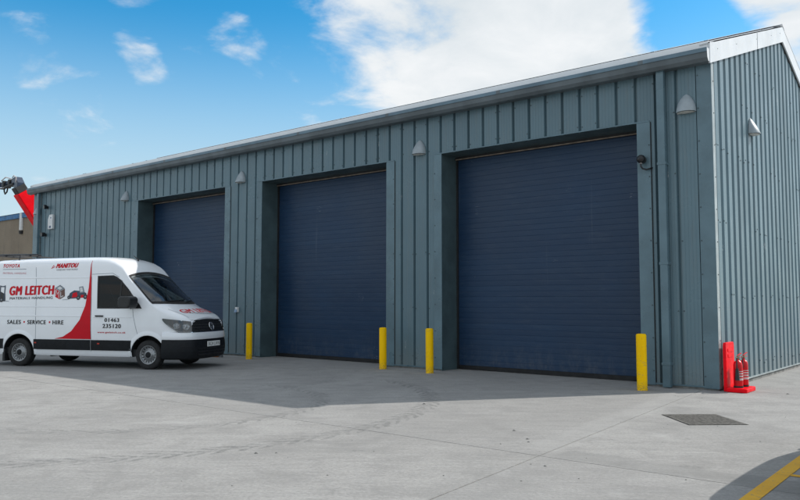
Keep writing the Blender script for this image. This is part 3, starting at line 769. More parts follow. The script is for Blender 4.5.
HW = [(.26,.93),(.34,.965),(.45,.985),(.67,.995),(1.0,1.005),(1.25,1.0),(1.45,.985),(1.75,.962),(2.0,.94),(2.2,.918),(2.45,.893),(2.7,.865)]
PF = [(-4.97,.955),(-4.9,.985),(-4.75,.997),(-4.3,1.0),(.15,1.0),(.30,.994),(.42,.975),(.55,.945),(.70,.915),(.83,.865),(.92,.80),(.99,.73)]
ZC = [(-4.97,2.56),(-4.85,2.63),(-4.5,2.68),(-3.5,2.71),(-1.9,2.72),(-1.5,2.715),(-1.2,2.69),(-1.02,2.64),(-.88,2.57),(-.76,2.475),(-.66,2.36),(-.58,2.265),
      (.30,1.60),(.36,1.555),(.42,1.525),(.6,1.445),(.78,1.37),(.88,1.31),(.95,1.255),(.99,1.215)]
CR = [(-4.97,.06),(-1.3,.05),(-.8,.06),(-.5,.13),(.0,.24),(.2,.22),(.38,.17),(.6,.13),(1.0,.10)]
RR = [(-4.97,.20),(-1.6,.20),(-.9,.15),(-.6,.04),(-.4,.03),(.15,.03),(.5,.08),(1.0,.10)]
Z0 = .285
def smooth_interp(x, pts, h=.05):
    return (interp(x-h, pts)+2*interp(x, pts)+interp(x+h, pts))/4
def vprofile(x, inset=0., ns=58, nc=7, ntp=12):
    pf = smooth_interp(x, PF, .03); zc = smooth_interp(x, ZC, .035)-inset; cr = interp(x, CR); R = interp(x, RR)
    ye = interp(zc-cr, HW)*pf-inset; ze = zc-cr
    pts = []; za = ze-R
    for i in range(ns):
        z = Z0+(za-Z0)*i/(ns-1); y = interp(z, HW)*pf-inset; pts.append((y, z))
    A = Vector(pts[-1]); B = Vector((ye-R*1.25, zc-cr*((ye-R*1.25)/ye)**2)); Cc = Vector((ye, ze))
    for i in range(1, nc):
        t = i/nc; q = A*(1-t)**2+Cc*2*t*(1-t)+B*t*t; pts.append((q.x, q.y))
    for i in range(ntp+1):
        y = B.x*(1-i/ntp); pts.append((y, zc-cr*(y/ye)**2))
    return pts
def side_y(x, z):
    pr = vprofile(x)
    for (a, b), (c, d) in zip(pr, pr[1:]):
        if b <= z <= d: return a+(c-a)*(z-b)/max(1e-6, d-b)
    return pr[0][0] if z < pr[0][1] else 0
WIN = [(-1.44,2.205),(-1.385,1.447),(-.205,1.45),(-.25,1.505),(-.60,1.888),(-.80,2.081),(-.915,2.165),(-1.01,2.205)]
def inpoly(x, y, P):
    c = False; n = len(P)
    for i in range(n):
        (x1, y1), (x2, y2) = P[i], P[i-1]
        if (y1 > y) != (y2 > y) and x < (x2-x1)*(y-y1)/(y2-y1)+x1: c = not c
    return c
def shrink(P, s):
    cx = sum(p[0] for p in P)/len(P); cy = sum(p[1] for p in P)/len(P)
    out = []
    for x, y in P:
        d = hypot(x-cx, y-cy); out.append((cx+(x-cx)*(1-s/d), cy+(y-cy)*(1-s/d)))
    return out
WH = [(0., .345), (-3.64, .345)]; AR = .46
van = empty('van', (-12.06, -3.33, 0), radians(24.4))
tag(van, 'white high-roof panel van with red livery parked in front of the far door', 'van')
def ws_zone(x, y, z, m=0.):
    """inside the windscreen opening"""
    return -.60+m < x < .325-.29*(y/.94)**2-m*.6 and abs(y) < .865+.06*(x+.6)-m
def van_shell(name, mat, x0, x1, inset, parent, arches=True, wm=0.):
    st = []; x = x0
    while x < x1-.001: st.append(x); x += .034
    st.append(x1)
    prof = [vprofile(x, inset) for x in st]; n = len(prof[0]); rows = []
    for x, pr in zip(st, prof):
        rows.append([(x, -y, z) for y, z in pr] + [(x, y, z) for y, z in pr[-2::-1]])
    N = 2*n-1; mb = MB(); mb.v = [p for r in rows for p in r]
    wp = shrink(WIN, .0+wm)
    for i in range(len(rows)-1):
        for k in range(N-1):
            q = (i*N+k, (i+1)*N+k, (i+1)*N+k+1, i*N+k+1)
            c = [sum(mb.v[j][a] for j in q)/4 for a in range(3)]
            if any((c[0]-wx)**2+(c[2]-wz)**2 < AR**2 for wx, wz in WH) and c[2] < .85: continue
            if not arches and c[2] < 1.0: continue
            ontop = n-14 < k < N-n+13
            if ontop and ws_zone(*c, m=-wm): continue
            if not ontop and inpoly(c[0], c[2], wp): continue
            mb.f.append(q)
    if arches:
        for i, (x, y, z) in enumerate(mb.v):
            for wx, wz in WH:
                d = hypot(x-wx, z-wz)
                if abs(d-AR) < .03 and abs(y) > .5: mb.v[i] = (wx+(x-wx)/d*AR, y, wz+(z-wz)/d*AR)
        mb.f.append(tuple(range(N))); mb.f.append(tuple((len(rows)-1)*N+k for k in range(N))[::-1])
    return mb.build(name, mat, parent, smooth=38)
body = van_shell('body', M['van'], -4.97, .99, 0, van)
van_shell('cab_lining', paint('cab_lining_grey', (.30, .31, .32), .8), -1.58, .30, .045, van, False, -.03)
MB().box(-1.62, -1.58, -.84, .84, .5, 2.36).build('bulkhead', M['blackm'], van)
MB().box(-4.9, .5, -.9, .9, .30, .46).build('floor_pan', M['blackm'], van)
MB().prism([(-.25, 1.05), (.24, 1.05), (.26, 1.42), (.0, 1.47), (-.2, 1.38)], -.76, .76, lambda a, b, h: (a, h, b)).build('dashboard', paint('dashboard_grey', (.10, .105, .11), .6), van, bevel=.03)
for y in (-.45, .25, .62):
    s = MB().box(-1.25, -.75, y-.24 if y < 0 else y-.17, y+.24 if y < 0 else y+.17, .75, 1.0).build('seat', M['blackm'], van, bevel=.05)
    MB().prism([(-1.22, 1.0), (-1.05, 1.0), (-1.22, 1.62), (-1.36, 1.62)], y-.23 if y < 0 else y-.165, y+.23 if y < 0 else y+.165, lambda a, b, h: (a, h, b)).build('seat_back', M['blackm'], s, bevel=.05)
    MB().box(-1.40, -1.30, y-.12, y+.12, 1.66, 1.86).build('headrest', M['blackm'], s, bevel=.03)
    MB().tube([(-1.3, y-.3 if y < 0 else y+.2, 2.0), (-1.15, y, 1.3), (-1.1, y+.2, 1.02)], .016, 4).build('seat_belt', M['vgrey'], s)
sw = MB().lathe([(.185+.016*cos(a), .016*sin(a)) for a in [2*pi*k/8 for k in range(9)]], 24).build('steering_wheel', M['black'], van, smooth=60)
sw.location = (-.38, -.42, 1.46); sw.rotation_euler = (0, radians(-58), 0)
# sticker strip and a sheet of paper on the dash
MB().box(-.02, .15, .2, .5, 1.472, 1.476).build('dash_paper', M['white'], van)
# windscreen
def top_z(x, y):
    zc = smooth_interp(x, ZC, .035); cr = interp(x, CR); ye = interp(zc-cr, HW)*smooth_interp(x, PF, .03); return zc-cr*(y/ye)**2
def ws_point(t, s, off):
    """t 0 top .. 1 base, s -1..1 across"""
    hwid = .882+.062*t; y = s*hwid
    xt = -.605; xb = .335-.29*s*s
    x = xt+(xb-xt)*t; z = top_z(x, y)
    return (x+off*.6, y, z+off*.8)
def ws_grid(t0, t1, s0, s1, off, nt_=14, ns_=20):
    return [[ws_point(t0+(t1-t0)*i/nt_, s0+(s1-s0)*k/ns_, off) for k in range(ns_+1)] for i in range(nt_+1)]
MB().grid(ws_grid(-.01, 1.0, -1, 1, .006)).build('windscreen', M['glass'], van, smooth=60)
mb = MB()
mb.grid(ws_grid(-.035, .02, -1.02, 1.02, .010, 2)); mb.grid(ws_grid(.965, 1.075, -1.02, 1.02, .010, 4)); mb.grid(ws_grid(.02, .965, -1.02, -.972, .010, 14, 2)); mb.grid(ws_grid(.02, .965, .972, 1.02, .010, 14, 2))
mb.build('windscreen_seal', M['seal'], van, smooth=60)
for y0, y1 in ((-.55, .12), (.1, .72)):
    a = ws_point(1.0, y0/.88, .03); b = ws_point(.93, y1/.88, .028); m_ = ws_point(.97, (y0+y1)/2/.88, .035)
    MB().tube([a, m_, b], .012, 6).build('wiper', M['black'], van)
# side patches that hug the body: polygons given in (x, z)
def side_patch(rows, off, s=-1):
    return [[(x, s*(side_y(x, z)+off), z) for x, z in r] for r in rows]
def poly_rows(P, nz=16):
    """horizontal scan of a polygon -> strips"""
    zs = [p[1] for p in P]; z0, z1 = min(zs), max(zs); rows = []
    for i in range(nz+1):
        z = z0+(z1-z0)*(i/nz); z = min(max(z, z0+1e-4), z1-1e-4); xs_ = []
        for (xa, za), (xb, zb) in zip(P, P[1:]+P[:1]):
            if (za > z) != (zb > z): xs_.append(xa+(xb-xa)*(z-za)/(zb-za))
        a, b = min(xs_), max(xs_); rows.append([(a+(b-a)*k/6, z) for k in range(7)])
    return rows
for s in (-1, 1):
    w_ = MB().grid(side_patch(poly_rows(WIN, 20), .004, s)).build('side_window', M['sglass'], van, smooth=60)
    # rubber frame following the window outline
    big, sm = shrink(WIN, -.03), shrink(WIN, .028); n = len(WIN); mb = MB(); rr = [[], []]
    for i in range(n):
        for t in (0, .25, .5, .75):
            for q, P in ((0, big), (1, sm)):
                a, b = P[i], P[(i+1) % n]; x, z = a[0]+(b[0]-a[0])*t, a[1]+(b[1]-a[1])*t; rr[q].append((x, z))
    rr = [r+[r[0]] for r in rr]
    mb.grid(side_patch(rr, .008, s)).build('window_seal', M['seal'], van, smooth=60)
    P = [(-.80, 1.45), (-.765, 1.45), (-.765, 2.10), (-.80, 2.10)]
    MB().grid(side_patch(poly_rows(P, 10), .010, s)).build('quarter_bar', M['blackm'], van)
    P = [(-.5, 1.42), (-.19, 1.43), (-.22, 1.50), (-.50, 1.80)]
    MB().grid(side_patch(poly_rows(P, 8), .013, s)).build('mirror_mount', M['black'], van, smooth=60)
    # mirror
    def mr_(a, b, c): return (a, s*b, c)
    mm = MB()
    mm.prism([(-.50, 1.44), (-.26, 1.44), (-.21, 1.50), (-.20, 1.66), (-.25, 1.72), (-.48, 1.72), (-.53, 1.66), (-.53, 1.50)], 1.10, 1.36, lambda a, b, h: (a*1.0-.25*(h-1.10), s*h, b))
    mi = mm.build('mirror', M['black'], van, bevel=.03)
    MB().tube([(-.34, s*.97, 1.47), (-.36, s*1.16, 1.47)], .035, 8).build('mirror_arm', M['black'], mi)
    MB().box(-.545, -.536, s*1.12 if s > 0 else s*1.32, s*1.32 if s > 0 else s*1.12, 1.50, 1.68).build('mirror_glass', M['chrome'], mi)
    # door handles
    MB().bar((-1.44, s*(side_y(-1.44, 1.245)+.022), 1.25), (-1.22, s*(side_y(-1.22, 1.245)+.022), 1.25), .03, .035).build('door_handle', M['black'], van, bevel=.01)
    # charcoal moulding, in sections between the arches
    for x0, x1 in ((-3.19, -1.562), (-1.542, -.445), (-4.90, -4.09)):
        rows = [[(x0+(x1-x0)*k/12, z) for k in range(13)] for z in (.425, .43, .55, .668, .675)]
        pts = side_patch(rows, .0, s)
        for q, o_ in enumerate((.001, .022, .026, .022, .001)): pts[q] = [(x, y+s*o_, z) for x, y, z in pts[q]]
        MB().grid(pts).build('side_moulding', M['strip'], van, smooth=40)
    for x in (-3.13, -1.33, -4.6):
        y = s*(side_y(x, .585)+.027); MB().box(x-.03, x+.03, min(y, y+s*.006), max(y, y+s*.006), .575, .605).build('side_marker', paint('amber_red', (.5, .03, .01), .3), van)
    # sill below the moulding
    for x0, x1 in ((-3.2, -.44),):
        rows = [[(x0+(x1-x0)*k/12, z) for k in range(13)] for z in (.275, .33, .40)]
        MB().grid([[(x, y+s*.004, z) for x, y, z in r] for r in side_patch([[(a, max(b, .286)) for a, b in r] for r in rows], .0, s)]).build('sill', M['van'], van)
    # panel gaps
    gaps = [[(-1.552, .29), (-1.555, .69), (-1.575, 1.40), (-1.64, 2.20)], [(-3.15, .29), (-3.145, 1.0), (-3.19, 1.73), (-3.27, 2.35), (-3.285, 2.45)],
            [(-.24, .70), (-.33, 1.0), (-.40, 1.25), (-.43, 1.43)], [(-1.64, 2.26), (-1.35, 2.27), (-1.05, 2.28), (-.86, 2.18)]]
    for g in gaps:
        mb = MB(); L = []; Rr = []
        for i, (x, z) in enumerate(g):
            a = g[max(i-1, 0)]; b = g[min(i+1, len(g)-1)]; dx, dz = b[0]-a[0], b[1]-a[1]; l = hypot(dx, dz); nx, nz = -dz/l*.005, dx/l*.005
            L.append((x+nx, z+nz)); Rr.append((x-nx, z-nz))
        def dense(l):
            out = []
            for p, q in zip(l, l[1:]): out += [(p[0]+(q[0]-p[0])*t/6, p[1]+(q[1]-p[1])*t/6) for t in range(6)]
            return out+[l[-1]]
        MB().grid(side_patch([dense(L), dense(Rr)], .0025, s)).build('panel_gap', M['vgrey'], van)
    # pressed swage lines: soft proud ridges
    for x0, x1, z, hgt in ((-4.8, -1.70, 2.185, .020), (-4.8, -1.62, 1.245, .016), (-1.5, -.45, 1.22, .012), (-4.8, -1.72, 1.47, .012)):
        n_ = 24; rows = []
        for dz, o_ in ((-hgt, .001), (-hgt*.4, .007), (hgt*.4, .007), (hgt, .001)):
            rows.append([(x, s*(side_y(x, z+dz)+o_), z+dz) for x in [x0+(x1-x0)*k/n_ for k in range(n_+1)]])
        MB().grid(rows).build('swage', M['van'], van, smooth=60)
    # wheel-arch lips
    for wx, wz in WH:
        rows = []
        for rr_, o_ in ((AR-.006, .004), (AR-.002, .018), (AR+.035, .022), (AR+.10, .002)):
            r = []
            for k in range(29):
                a = radians(-6+192*k/28); x, z = wx+rr_*cos(a), max(.30, wz+rr_*sin(a)); r.append((x, s*(side_y(x, z)+o_), z))
            rows.append(r)
        MB().grid(rows).build('wheel_arch', M['van'], van, smooth=50)
        MB().lathe([(AR+.01, s*.97), (AR+.01, s*.55), (.05, s*.55)], 24, (wx, 0, wz), 'y', radians(-8), radians(188)).build('arch_liner', M['blackm'], van)
# wheels
def make_wheel():
    wr = MB().lathe([(.215, -.095), (.225, -.11), (.30, -.118), (.328, -.105), (.343, -.085), (.345, 0), (.343, .085), (.328, .105), (.30, .118), (.225, .11), (.215, .095)], 48, (0, 0, 0), 'y').build('wheel', M['tyre'], van, smooth=35)
    MB().lathe([(.217, -.09), (.222, -.108), (.205, -.104), (.196, -.075), (.16, -.058), (.115, -.075), (.10, -.095), (.088, -.10), (.0, -.10)], 40, (0, 0, 0), 'y').build('rim', M['rim'], wr, smooth=35)
    for k in range(16):
        a = 2*pi*k/16; c_ = Vector((cos(a)*.172, -.0645, sin(a)*.172)); t_ = Vector((-sin(a), 0, cos(a))); r_ = Vector((cos(a), 0, sin(a)))
        MB().add([c_+t_*.015-r_*.014, c_+t_*.018+r_*.016+Vector((0,-.007,0)), c_-t_*.018+r_*.016+Vector((0,-.007,0)), c_-t_*.015-r_*.014], [(0,1,2,3)]).build('rim_slot', M['blackm'], wr, fix=False)
    MB().lathe([(.07, -.099), (.066, -.114), (.045, -.120), (0, -.121)], 24, (0, 0, 0), 'y').build('hub_cap', M['strip'], wr, smooth=40)
    return wr
w0 = make_wheel(); w0.location = (0, -.86, .345)
for x, y, rz in ((-3.64, -.86, 0), (0, .86, pi), (-3.64, .86, pi)):
    c_ = copy_tree(w0, van); c_.location = (x, y, .345); c_.rotation_euler.z = rz; c_.rotation_euler.y = random.random()*3
MB().box(-4.12, -4.06, -.98, -.70, .12, .42).build('mud_flap', M['blackm'], van); MB().box(-4.12, -4.06, .70, .98, .12, .42).build('mud_flap', M['blackm'], van)
# nose: swept parts along one plan curve
NOSE = [(.385, 1.005), (.5, 1.0), (.63, .985), (.77, .955), (.90, .90), (1.0, .81), (1.065, .70), (1.105, .53), (1.13, .3), (1.14, 0)]
def catmull(P, n=6):
    out = []; Q = [P[0]]+P+[(P[-1][0], -P[-2][1])]
    for i in range(1, len(Q)-2):
        p0, p1, p2, p3 = [Vector(q) for q in Q[i-1:i+3]]
        for k in range(n):
            t = k/n; out.append(.5*((2*p1)+(p2-p0)*t+(2*p0-5*p1+4*p2-p3)*t*t+(3*p1-p0-3*p2+p3)*t**3))
    out.append(Vector(P[-1])); return out
half = catmull(NOSE); curve = [Vector((p.x, -p.y)) for p in half]+[Vector((p.x, p.y)) for p in half[-2::-1]]
cl = [0.]
for a, b in zip(curve, curve[1:]): cl.append(cl[-1]+(b-a).length)
CLEN = cl[-1]
def nose_pt(s, off, z):
    s = min(max(s, 0), CLEN)
    for i in range(len(cl)-1):
        if s <= cl[i+1]: break
    t = (s-cl[i])/(cl[i+1]-cl[i]); p = curve[i].lerp(curve[i+1], t)
    a = curve[max(i-1, 0)]; b = curve[min(i+2, len(curve)-1)]; d = (b-a).normalized(); nrm = Vector((d.y, -d.x))
    q = p+nrm*off; return (q.x, q.y, z)
def sweep(s0, s1, prof, n=48):
    return [[nose_pt(s0+(s1-s0)*k/n, o(k/n) if callable(o) else o, z(k/n) if callable(z) else z) for k in range(n+1)] for o, z in prof]
def s_at_y(y):
    lo, hi = 0, CLEN
    for _ in range(40):
        m_ = (lo+hi)/2
        if nose_pt(m_, 0, 0)[1] < y: lo = m_
        else: hi = m_
    return lo
MB().grid(sweep(0, CLEN, [(-.06, .875), (.004, .87), (.018, .80), (.022, .74), (.010, .705), (-.03, .70)])).build('upper_bumper', M['van'], van, smooth=45)
lb = MB().grid(sweep(0, CLEN, [(-.03, .702), (.012, .698), (.03, .62), (.035, .50), (.030, .36), (.0, .27), (-.08, .235), (-.3, .235)])).build('lower_bumper', M['strip'], van, smooth=45)
for z0 in (.33, .40, .47):
    MB().grid(sweep(s_at_y(-.62), s_at_y(.62), [(.032, z0), (.040, z0+.006), (.040, z0+.030), (.032, z0+.036)], 30)).build('intake_bar', M['black'], lb)
for s0, s1 in ((s_at_y(-.93), s_at_y(-.72)), (s_at_y(.72), s_at_y(.93))):
    MB().grid(sweep(s0, s1, [(.0345, .42), (.037, .425), (.037, .55), (.0345, .555)], 10)).build('fog_recess', M['strip'], lb)
# grille
gs0, gs1 = s_at_y(-.79), s_at_y(.86)
gr = MB().grid(sweep(gs0, gs1, [(-.03, .865), (-.02, .872), (-.055, 1.00), (-.10, 1.12), (-.15, 1.185)], 40)).build('grille', M['blackm'], van, smooth=60)
for i, z in enumerate((.90, .965, 1.03, 1.095, 1.15)):
    o_ = -.02-(z-.87)*.36
    MB().grid(sweep(gs0+.01, gs1-.01, [(o_, z-.016), (o_+.024, z-.012), (o_+.022, z+.010), (o_-.004, z+.016)], 40)).build('grille_bar', M['black'], gr, smooth=40)
MB().grid(sweep(gs0, gs1, [(-.015, .868), (.006, .872), (.004, .884), (-.02, .888)], 40)).build('grille_trim', M['chrome'], gr)
# round emblem: ring with a V above a W
em = empty('emblem'); em.parent = van; bpy.data.objects.remove(em)
EX = 1.14-.045+.012
er = MB().lathe([(.088, 0), (.092, .008), (.100, .008), (.104, 0)], 32, (0, 0, 0), 'x').build('emblem', M['chrome'], van, smooth=40)
er.location = (EX, 0, 1.005); er.rotation_euler.y = radians(-18)
MB().lathe([(.09, .001), (0, .002)], 24, (0, 0, 0), 'x').build('emblem_back', M['black'], er)
for pl in ([(-.040, .082), (0, .012), (.040, .082)], [(-.083, .035), (-.042, -.075), (0, -.005), (.042, -.075), (.083, .035)]):
    mb = MB()
    for a, b in zip(pl, pl[1:]): mb.bar((.006, a[0], a[1]), (.006, b[0], b[1]), .013, .008, (1, 0, 0))
    mb.build('emblem_letter', M['chrome'], er)
# headlights
M['reflector'] = paint('lamp_reflector', (.36, .38, .40), .3, .3, metal=.5, scale=30)
for sg in (0, 1):
    sa, sb = .0, s_at_y(-.765)
    sa = -.0
    def mapS(q): return q if sg == 0 else CLEN-q
    def hlz(t): return 1.20-.07*t, 1.165-.30*min(1, t*1.7)**.75
    rows = []; n_ = 22
    for j in range(9):
        r = []
        for k in range(n_+1):
            t = k/n_; zt, zb = hlz(t); z = zb+(zt-zb)*j/8; off = .006*(1-t)-min(1, t*1.6)*(.012+(z-.87)*.20)
            r.append(nose_pt(mapS(sa+(sb-sa)*t), off, z))
        rows.append(r)
    hl = MB().grid(rows).build('headlight', M['black'], van, smooth=60)
    rows2 = [[(x+.014, y*1.012, z) for x, y, z in r] for r in rows]
    for tt, zz, rad in ((.48, 1.03, .078), (.80, 1.01, .085)):
        p = Vector(nose_pt(mapS(sa+(sb-sa)*tt), -(.012+(zz-.87)*.2)*min(1, tt*1.6)+.006*(1-tt)+.004, zz)); q = Vector(nose_pt(mapS(sa+(sb-sa)*tt), .2, zz+.02)); d = (q-p).normalized()
        a = d.cross(Vector((0, 0, 1))).normalized(); b = a.cross(d); vs_ = [p+d*.006]; fs_ = []
        ring = []
        for rr_, h_ in ((rad, .012), (rad*.8, .002), (rad*.45, .008), (0.001, .016)):
            for k in range(16): ring.append(p+d*h_+(a*cos(2*pi*k/16)+b*sin(2*pi*k/16))*rr_)
        MB().add(ring, [(i*16+k, i*16+(k+1) % 16, (i+1)*16+(k+1) % 16, (i+1)*16+k) for i in range(3) for k in range(16)]).build('reflector', M['reflector'], hl, smooth=50)
    rr3 = [[nose_pt(mapS(sa+(sb-sa)*(.18+.80*k/14)), -(.012+(hlz(.18+.8*k/14)[dd_]-.87)*.2)*min(1, (.18+.8*k/14)*1.6)+.012, hlz(.18+.8*k/14)[dd_]+dz) for k in range(15)] for dd_, dz in ((1, .012), (1, .030))]
    MB().grid(rr3).build('running_light', M['rim'], hl)
    MB().grid(rows2).build('lens', M['lampglass'], hl, smooth=60)
# flat print on the side, mapped onto the panel
def text2d(txt, off=0., shear=0.):
    c_ = bpy.data.curves.new('t', 'FONT'); c_.body = txt; c_.size = 1; c_.offset = off; c_.shear = shear; c_.resolution_u = 3; c_.fill_mode = 'FRONT'; c_.space_character = 1.12
    o = bpy.data.objects.new('t', c_); col.objects.link(o)
    dg = bpy.context.evaluated_depsgraph_get(); me = bpy.data.meshes.new_from_object(o.evaluated_get(dg))
    vs_ = [(v.co.x, v.co.y) for v in me.vertices]; fs_ = [tuple(p.vertices) for p in me.polygons]
    bpy.data.objects.remove(o); bpy.data.meshes.remove(me); bpy.data.curves.remove(c_)
    x0, x1 = min(v[0] for v in vs_), max(v[0] for v in vs_); y0, y1 = min(v[1] for v in vs_), max(v[1] for v in vs_)
    return [((x-x0)/(x1-x0), (y-y0)/(y1-y0)) for x, y in vs_], fs_
def side_text(name, txt, x0, x1, z0, z1, mat, off=0., shear=0., tilt=0., lift=.006):
    vs_, fs_ = text2d(txt, 0, shear)
    mb = MB(); hgt = z1-z0
    for q, (dx, dz) in enumerate([(0, 0)]+([(off*hgt, 0), (-off*hgt, 0), (off*hgt*.5, off*hgt*.4), (-off*hgt*.5, -off*hgt*.4)] if off else [])):
        out = []
        for u, v in vs_:
            x = x0+(x1-x0)*u+dx; z = z0+(z1-z0)*v+tilt*u+dz; out.append((x, -(side_y(x, z)+lift+.0006*q), z))
        mb.add(out, fs_)
    return mb.build(name, mat, van, fix=False)
side_text('lettering', 'GM LEITCH', -3.99, -2.70, 1.752, 1.975, M['vred'], .075, 0, .02)
side_text('lettering', 'MATERIALS HANDLING', -3.97, -2.705, 1.645, 1.705, M['vblack'], .02, 0, .02)
side_text('lettering', 'MANITOU', -2.69, -2.06, 2.425, 2.535, M['vred'], .08, .35, .01, .008)
side_text('lettering', 'HANDLING YOUR WORLD', -2.67, -2.06, 2.36, 2.395, M['vblack'], .0, .2, .01, .008)
MB().grid(side_patch([[(-2.83, 2.41), (-2.73, 2.45)], [(-2.83, 2.425), (-2.71, 2.475)]], .008)).build('logo_stroke', M['vred'], van)
MB().grid(side_patch([[(-2.81, 2.445), (-2.77, 2.50)], [(-2.795, 2.445), (-2.75, 2.50)]], .008)).build('logo_stroke', M['vred'], van)
side_text('lettering', 'TOYOTA', -4.29, -3.78, 2.45, 2.54, M['vred'], .04, 0, .0, .008)
MB().grid(side_patch([[(-4.27, 2.402), (-3.57, 2.402)], [(-4.27, 2.412), (-3.57, 2.412)]], .009)).build('logo_stroke', M['vgrey'], van)
side_text('lettering', 'MATERIAL HANDLING', -4.26, -3.56, 2.29, 2.335, paint('pale_red_print', (.62, .22, .24), .3, .04), .0, 0, -.01, .008)
for t_, a, b in (('SALES', -3.988, -3.587), ('SERVICE', -3.387, -2.853), ('HIRE', -2.65, -2.343)):
    side_text('lettering', t_, a, b, 1.04, 1.138, M['vblack'], .05)
for x in (-3.487, -2.74):
    MB().grid(side_patch([[(x-.02, 1.072), (x+.02, 1.072)], [(x-.02, 1.112), (x+.02, 1.112)]], .006)).build('print_dot', M['vred'], van)
side_text('lettering', '01463', -1.181, -.783, 1.112, 1.200, M['vblack'], .06)
side_text('lettering', '235120', -1.228, -.729, .965, 1.062, M['vblack'], .06)
side_text('lettering', 'www.gmleitch.co.uk', -1.371, -.60, .832, .882, M['vred'], .03)
# red swoosh
sL = [(-1.69, 2.60), (-1.688, 2.2), (-1.689, 1.935), (-1.749, 1.493), (-1.88, 1.154), (-2.109, .881), (-2.348, .743), (-2.589, .692)]
sR = [(-1.682, 2.60), (-1.645, 2.2), (-1.620, 1.935), (-1.588, 1.46), (-1.575, 1.154), (-1.565, .881), (-1.558, .743), (-1.553, .692)]
rows = []
for i in range(len(sL)-1):
    for t in (0, .25, .5, .75):
        a = (sL[i][0]+(sL[i+1][0]-sL[i][0])*t, sL[i][1]+(sL[i+1][1]-sL[i][1])*t); b = (sR[i][0]+(sR[i+1][0]-sR[i][0])*t, sR[i][1]+(sR[i+1][1]-sR[i][1])*t)
        rows.append([(a[0]+(b[0]-a[0])*k/8, a[1]+(b[1]-a[1])*k/8) for k in range(9)])
rows.append([(sL[-1][0]+(sR[-1][0]-sL[-1][0])*k/8, sL[-1][1]) for k in range(9)])
MB().grid(side_patch(rows, .0095)).build('red_swoosh', M['vred'], van, fix=False)
# cube logo
def flat(name, P, mat, lift=.006):
    MB().add([(x, -(side_y(x, z)+lift), z) for x, z in P], [tuple(range(len(P)))]).build(name, mat, van, fix=False)
flat('cube_logo', [(-2.667, 1.925), (-2.519, 2.007), (-2.377, 1.918), (-2.515, 1.855)], M['vgrey'])
flat('cube_logo', [(-2.667, 1.915), (-2.52, 1.847), (-2.502, 1.653), (-2.635, 1.712)], M['vred'])
flat('cube_logo', [(-2.377, 1.910), (-2.51, 1.847), (-2.492, 1.653), (-2.356, 1.726)], paint('logo_brown', (.16, .08, .06), .4))
flat('cube_logo', [(-2.60, 1.925), (-2.52, 1.968), (-2.44, 1.922), (-2.515, 1.882)], M['white'], .0075)
for P in ([(-2.645, 1.89), (-2.628, 1.882), (-2.615, 1.725), (-2.63, 1.732)], [(-2.628, 1.882), (-2.585, 1.78), (-2.58, 1.80), (-2.61, 1.875)], [(-2.55, 1.85), (-2.535, 1.842), (-2.525, 1.68), (-2.54, 1.687)], [(-2.585, 1.78), (-2.545, 1.848), (-2.535, 1.83), (-2.583, 1.76)]):
    flat('cube_logo', P, M['white'], .0075)
for P in ([(-2.49, 1.83), (-2.475, 1.838), (-2.462, 1.70), (-2.477, 1.692)], [(-2.477, 1.692), (-2.40, 1.73), (-2.40, 1.75), (-2.475, 1.715)]): flat('cube_logo', P, M['white'], .0075)
# printed pictures of machines (flat vinyl)
def disc(name, x, z, r, mat, lift): flat(name, [(x+r*cos(2*pi*k/14), z+r*sin(2*pi*k/14)) for k in range(14)], mat, lift)
flat('machine_print', [(-2.26, 1.665), (-2.22, 1.80), (-2.10, 1.87), (-1.86, 1.85), (-1.745, 1.80), (-1.75, 1.70), (-2.10, 1.67)], M['vnavy'])
flat('machine_print', [(-2.13, 1.80), (-2.02, 1.83), (-1.98, 1.71), (-2.15, 1.69)], M['vred'], .0072)
flat('machine_print', [(-1.90, 1.76), (-1.78, 1.76), (-1.78, 1.69), (-1.90, 1.69)], M['vred'], .0072)
flat('machine_print', [(-1.97, 1.95), (-1.86, 1.97), (-1.80, 1.82), (-1.93, 1.80)], M['vgrey'], .0072)
flat('machine_print', [(-1.945, 1.93), (-1.875, 1.945), (-1.84, 1.84), (-1.92, 1.83)], M['white'], .0082)
for x, z, r in ((-2.235, 1.70, .045), (-1.965, 1.69, .055), (-1.765, 1.715, .06)): disc('machine_print', x, z, r, M['vblack'], .0085); disc('machine_print', x, z, r*.4, M['vgrey'], .0095)
flat('machine_print', [(-2.42, 1.632), (-2.25, 1.648), (-2.25, 1.658), (-2.42, 1.640)], M['vgrey'], .007)
flat('machine_print', [(-4.55, 1.62), (-4.10, 1.60), (-4.12, 1.78), (-4.30, 1.86), (-4.55, 1.86)], M['vblack'])
for x in (-4.30, -4.16): flat('machine_print', [(x, 1.62), (x+.035, 1.62), (x+.028, 2.0), (x, 2.0)], M['vnavy'], .0075)
flat('machine_print', [(-4.29, 1.96), (-4.13, 1.96), (-4.13, 1.985), (-4.29, 1.985)], M['vnavy'], .0078)
flat('machine_print', [(-4.55, 1.95), (-4.33, 1.98), (-4.33, 1.955), (-4.55, 1.925)], M['vblack'], .0075)
flat('machine_print', [(-4.12, 1.605), (-3.99, 1.598), (-3.99, 1.607), (-4.12, 1.618)], M['vgrey'], .0078)
disc('machine_print', -4.22, 1.64, .06, M['vblack'], .0085); disc('machine_print', -4.22, 1.64, .025, M['vgrey'], .0095)
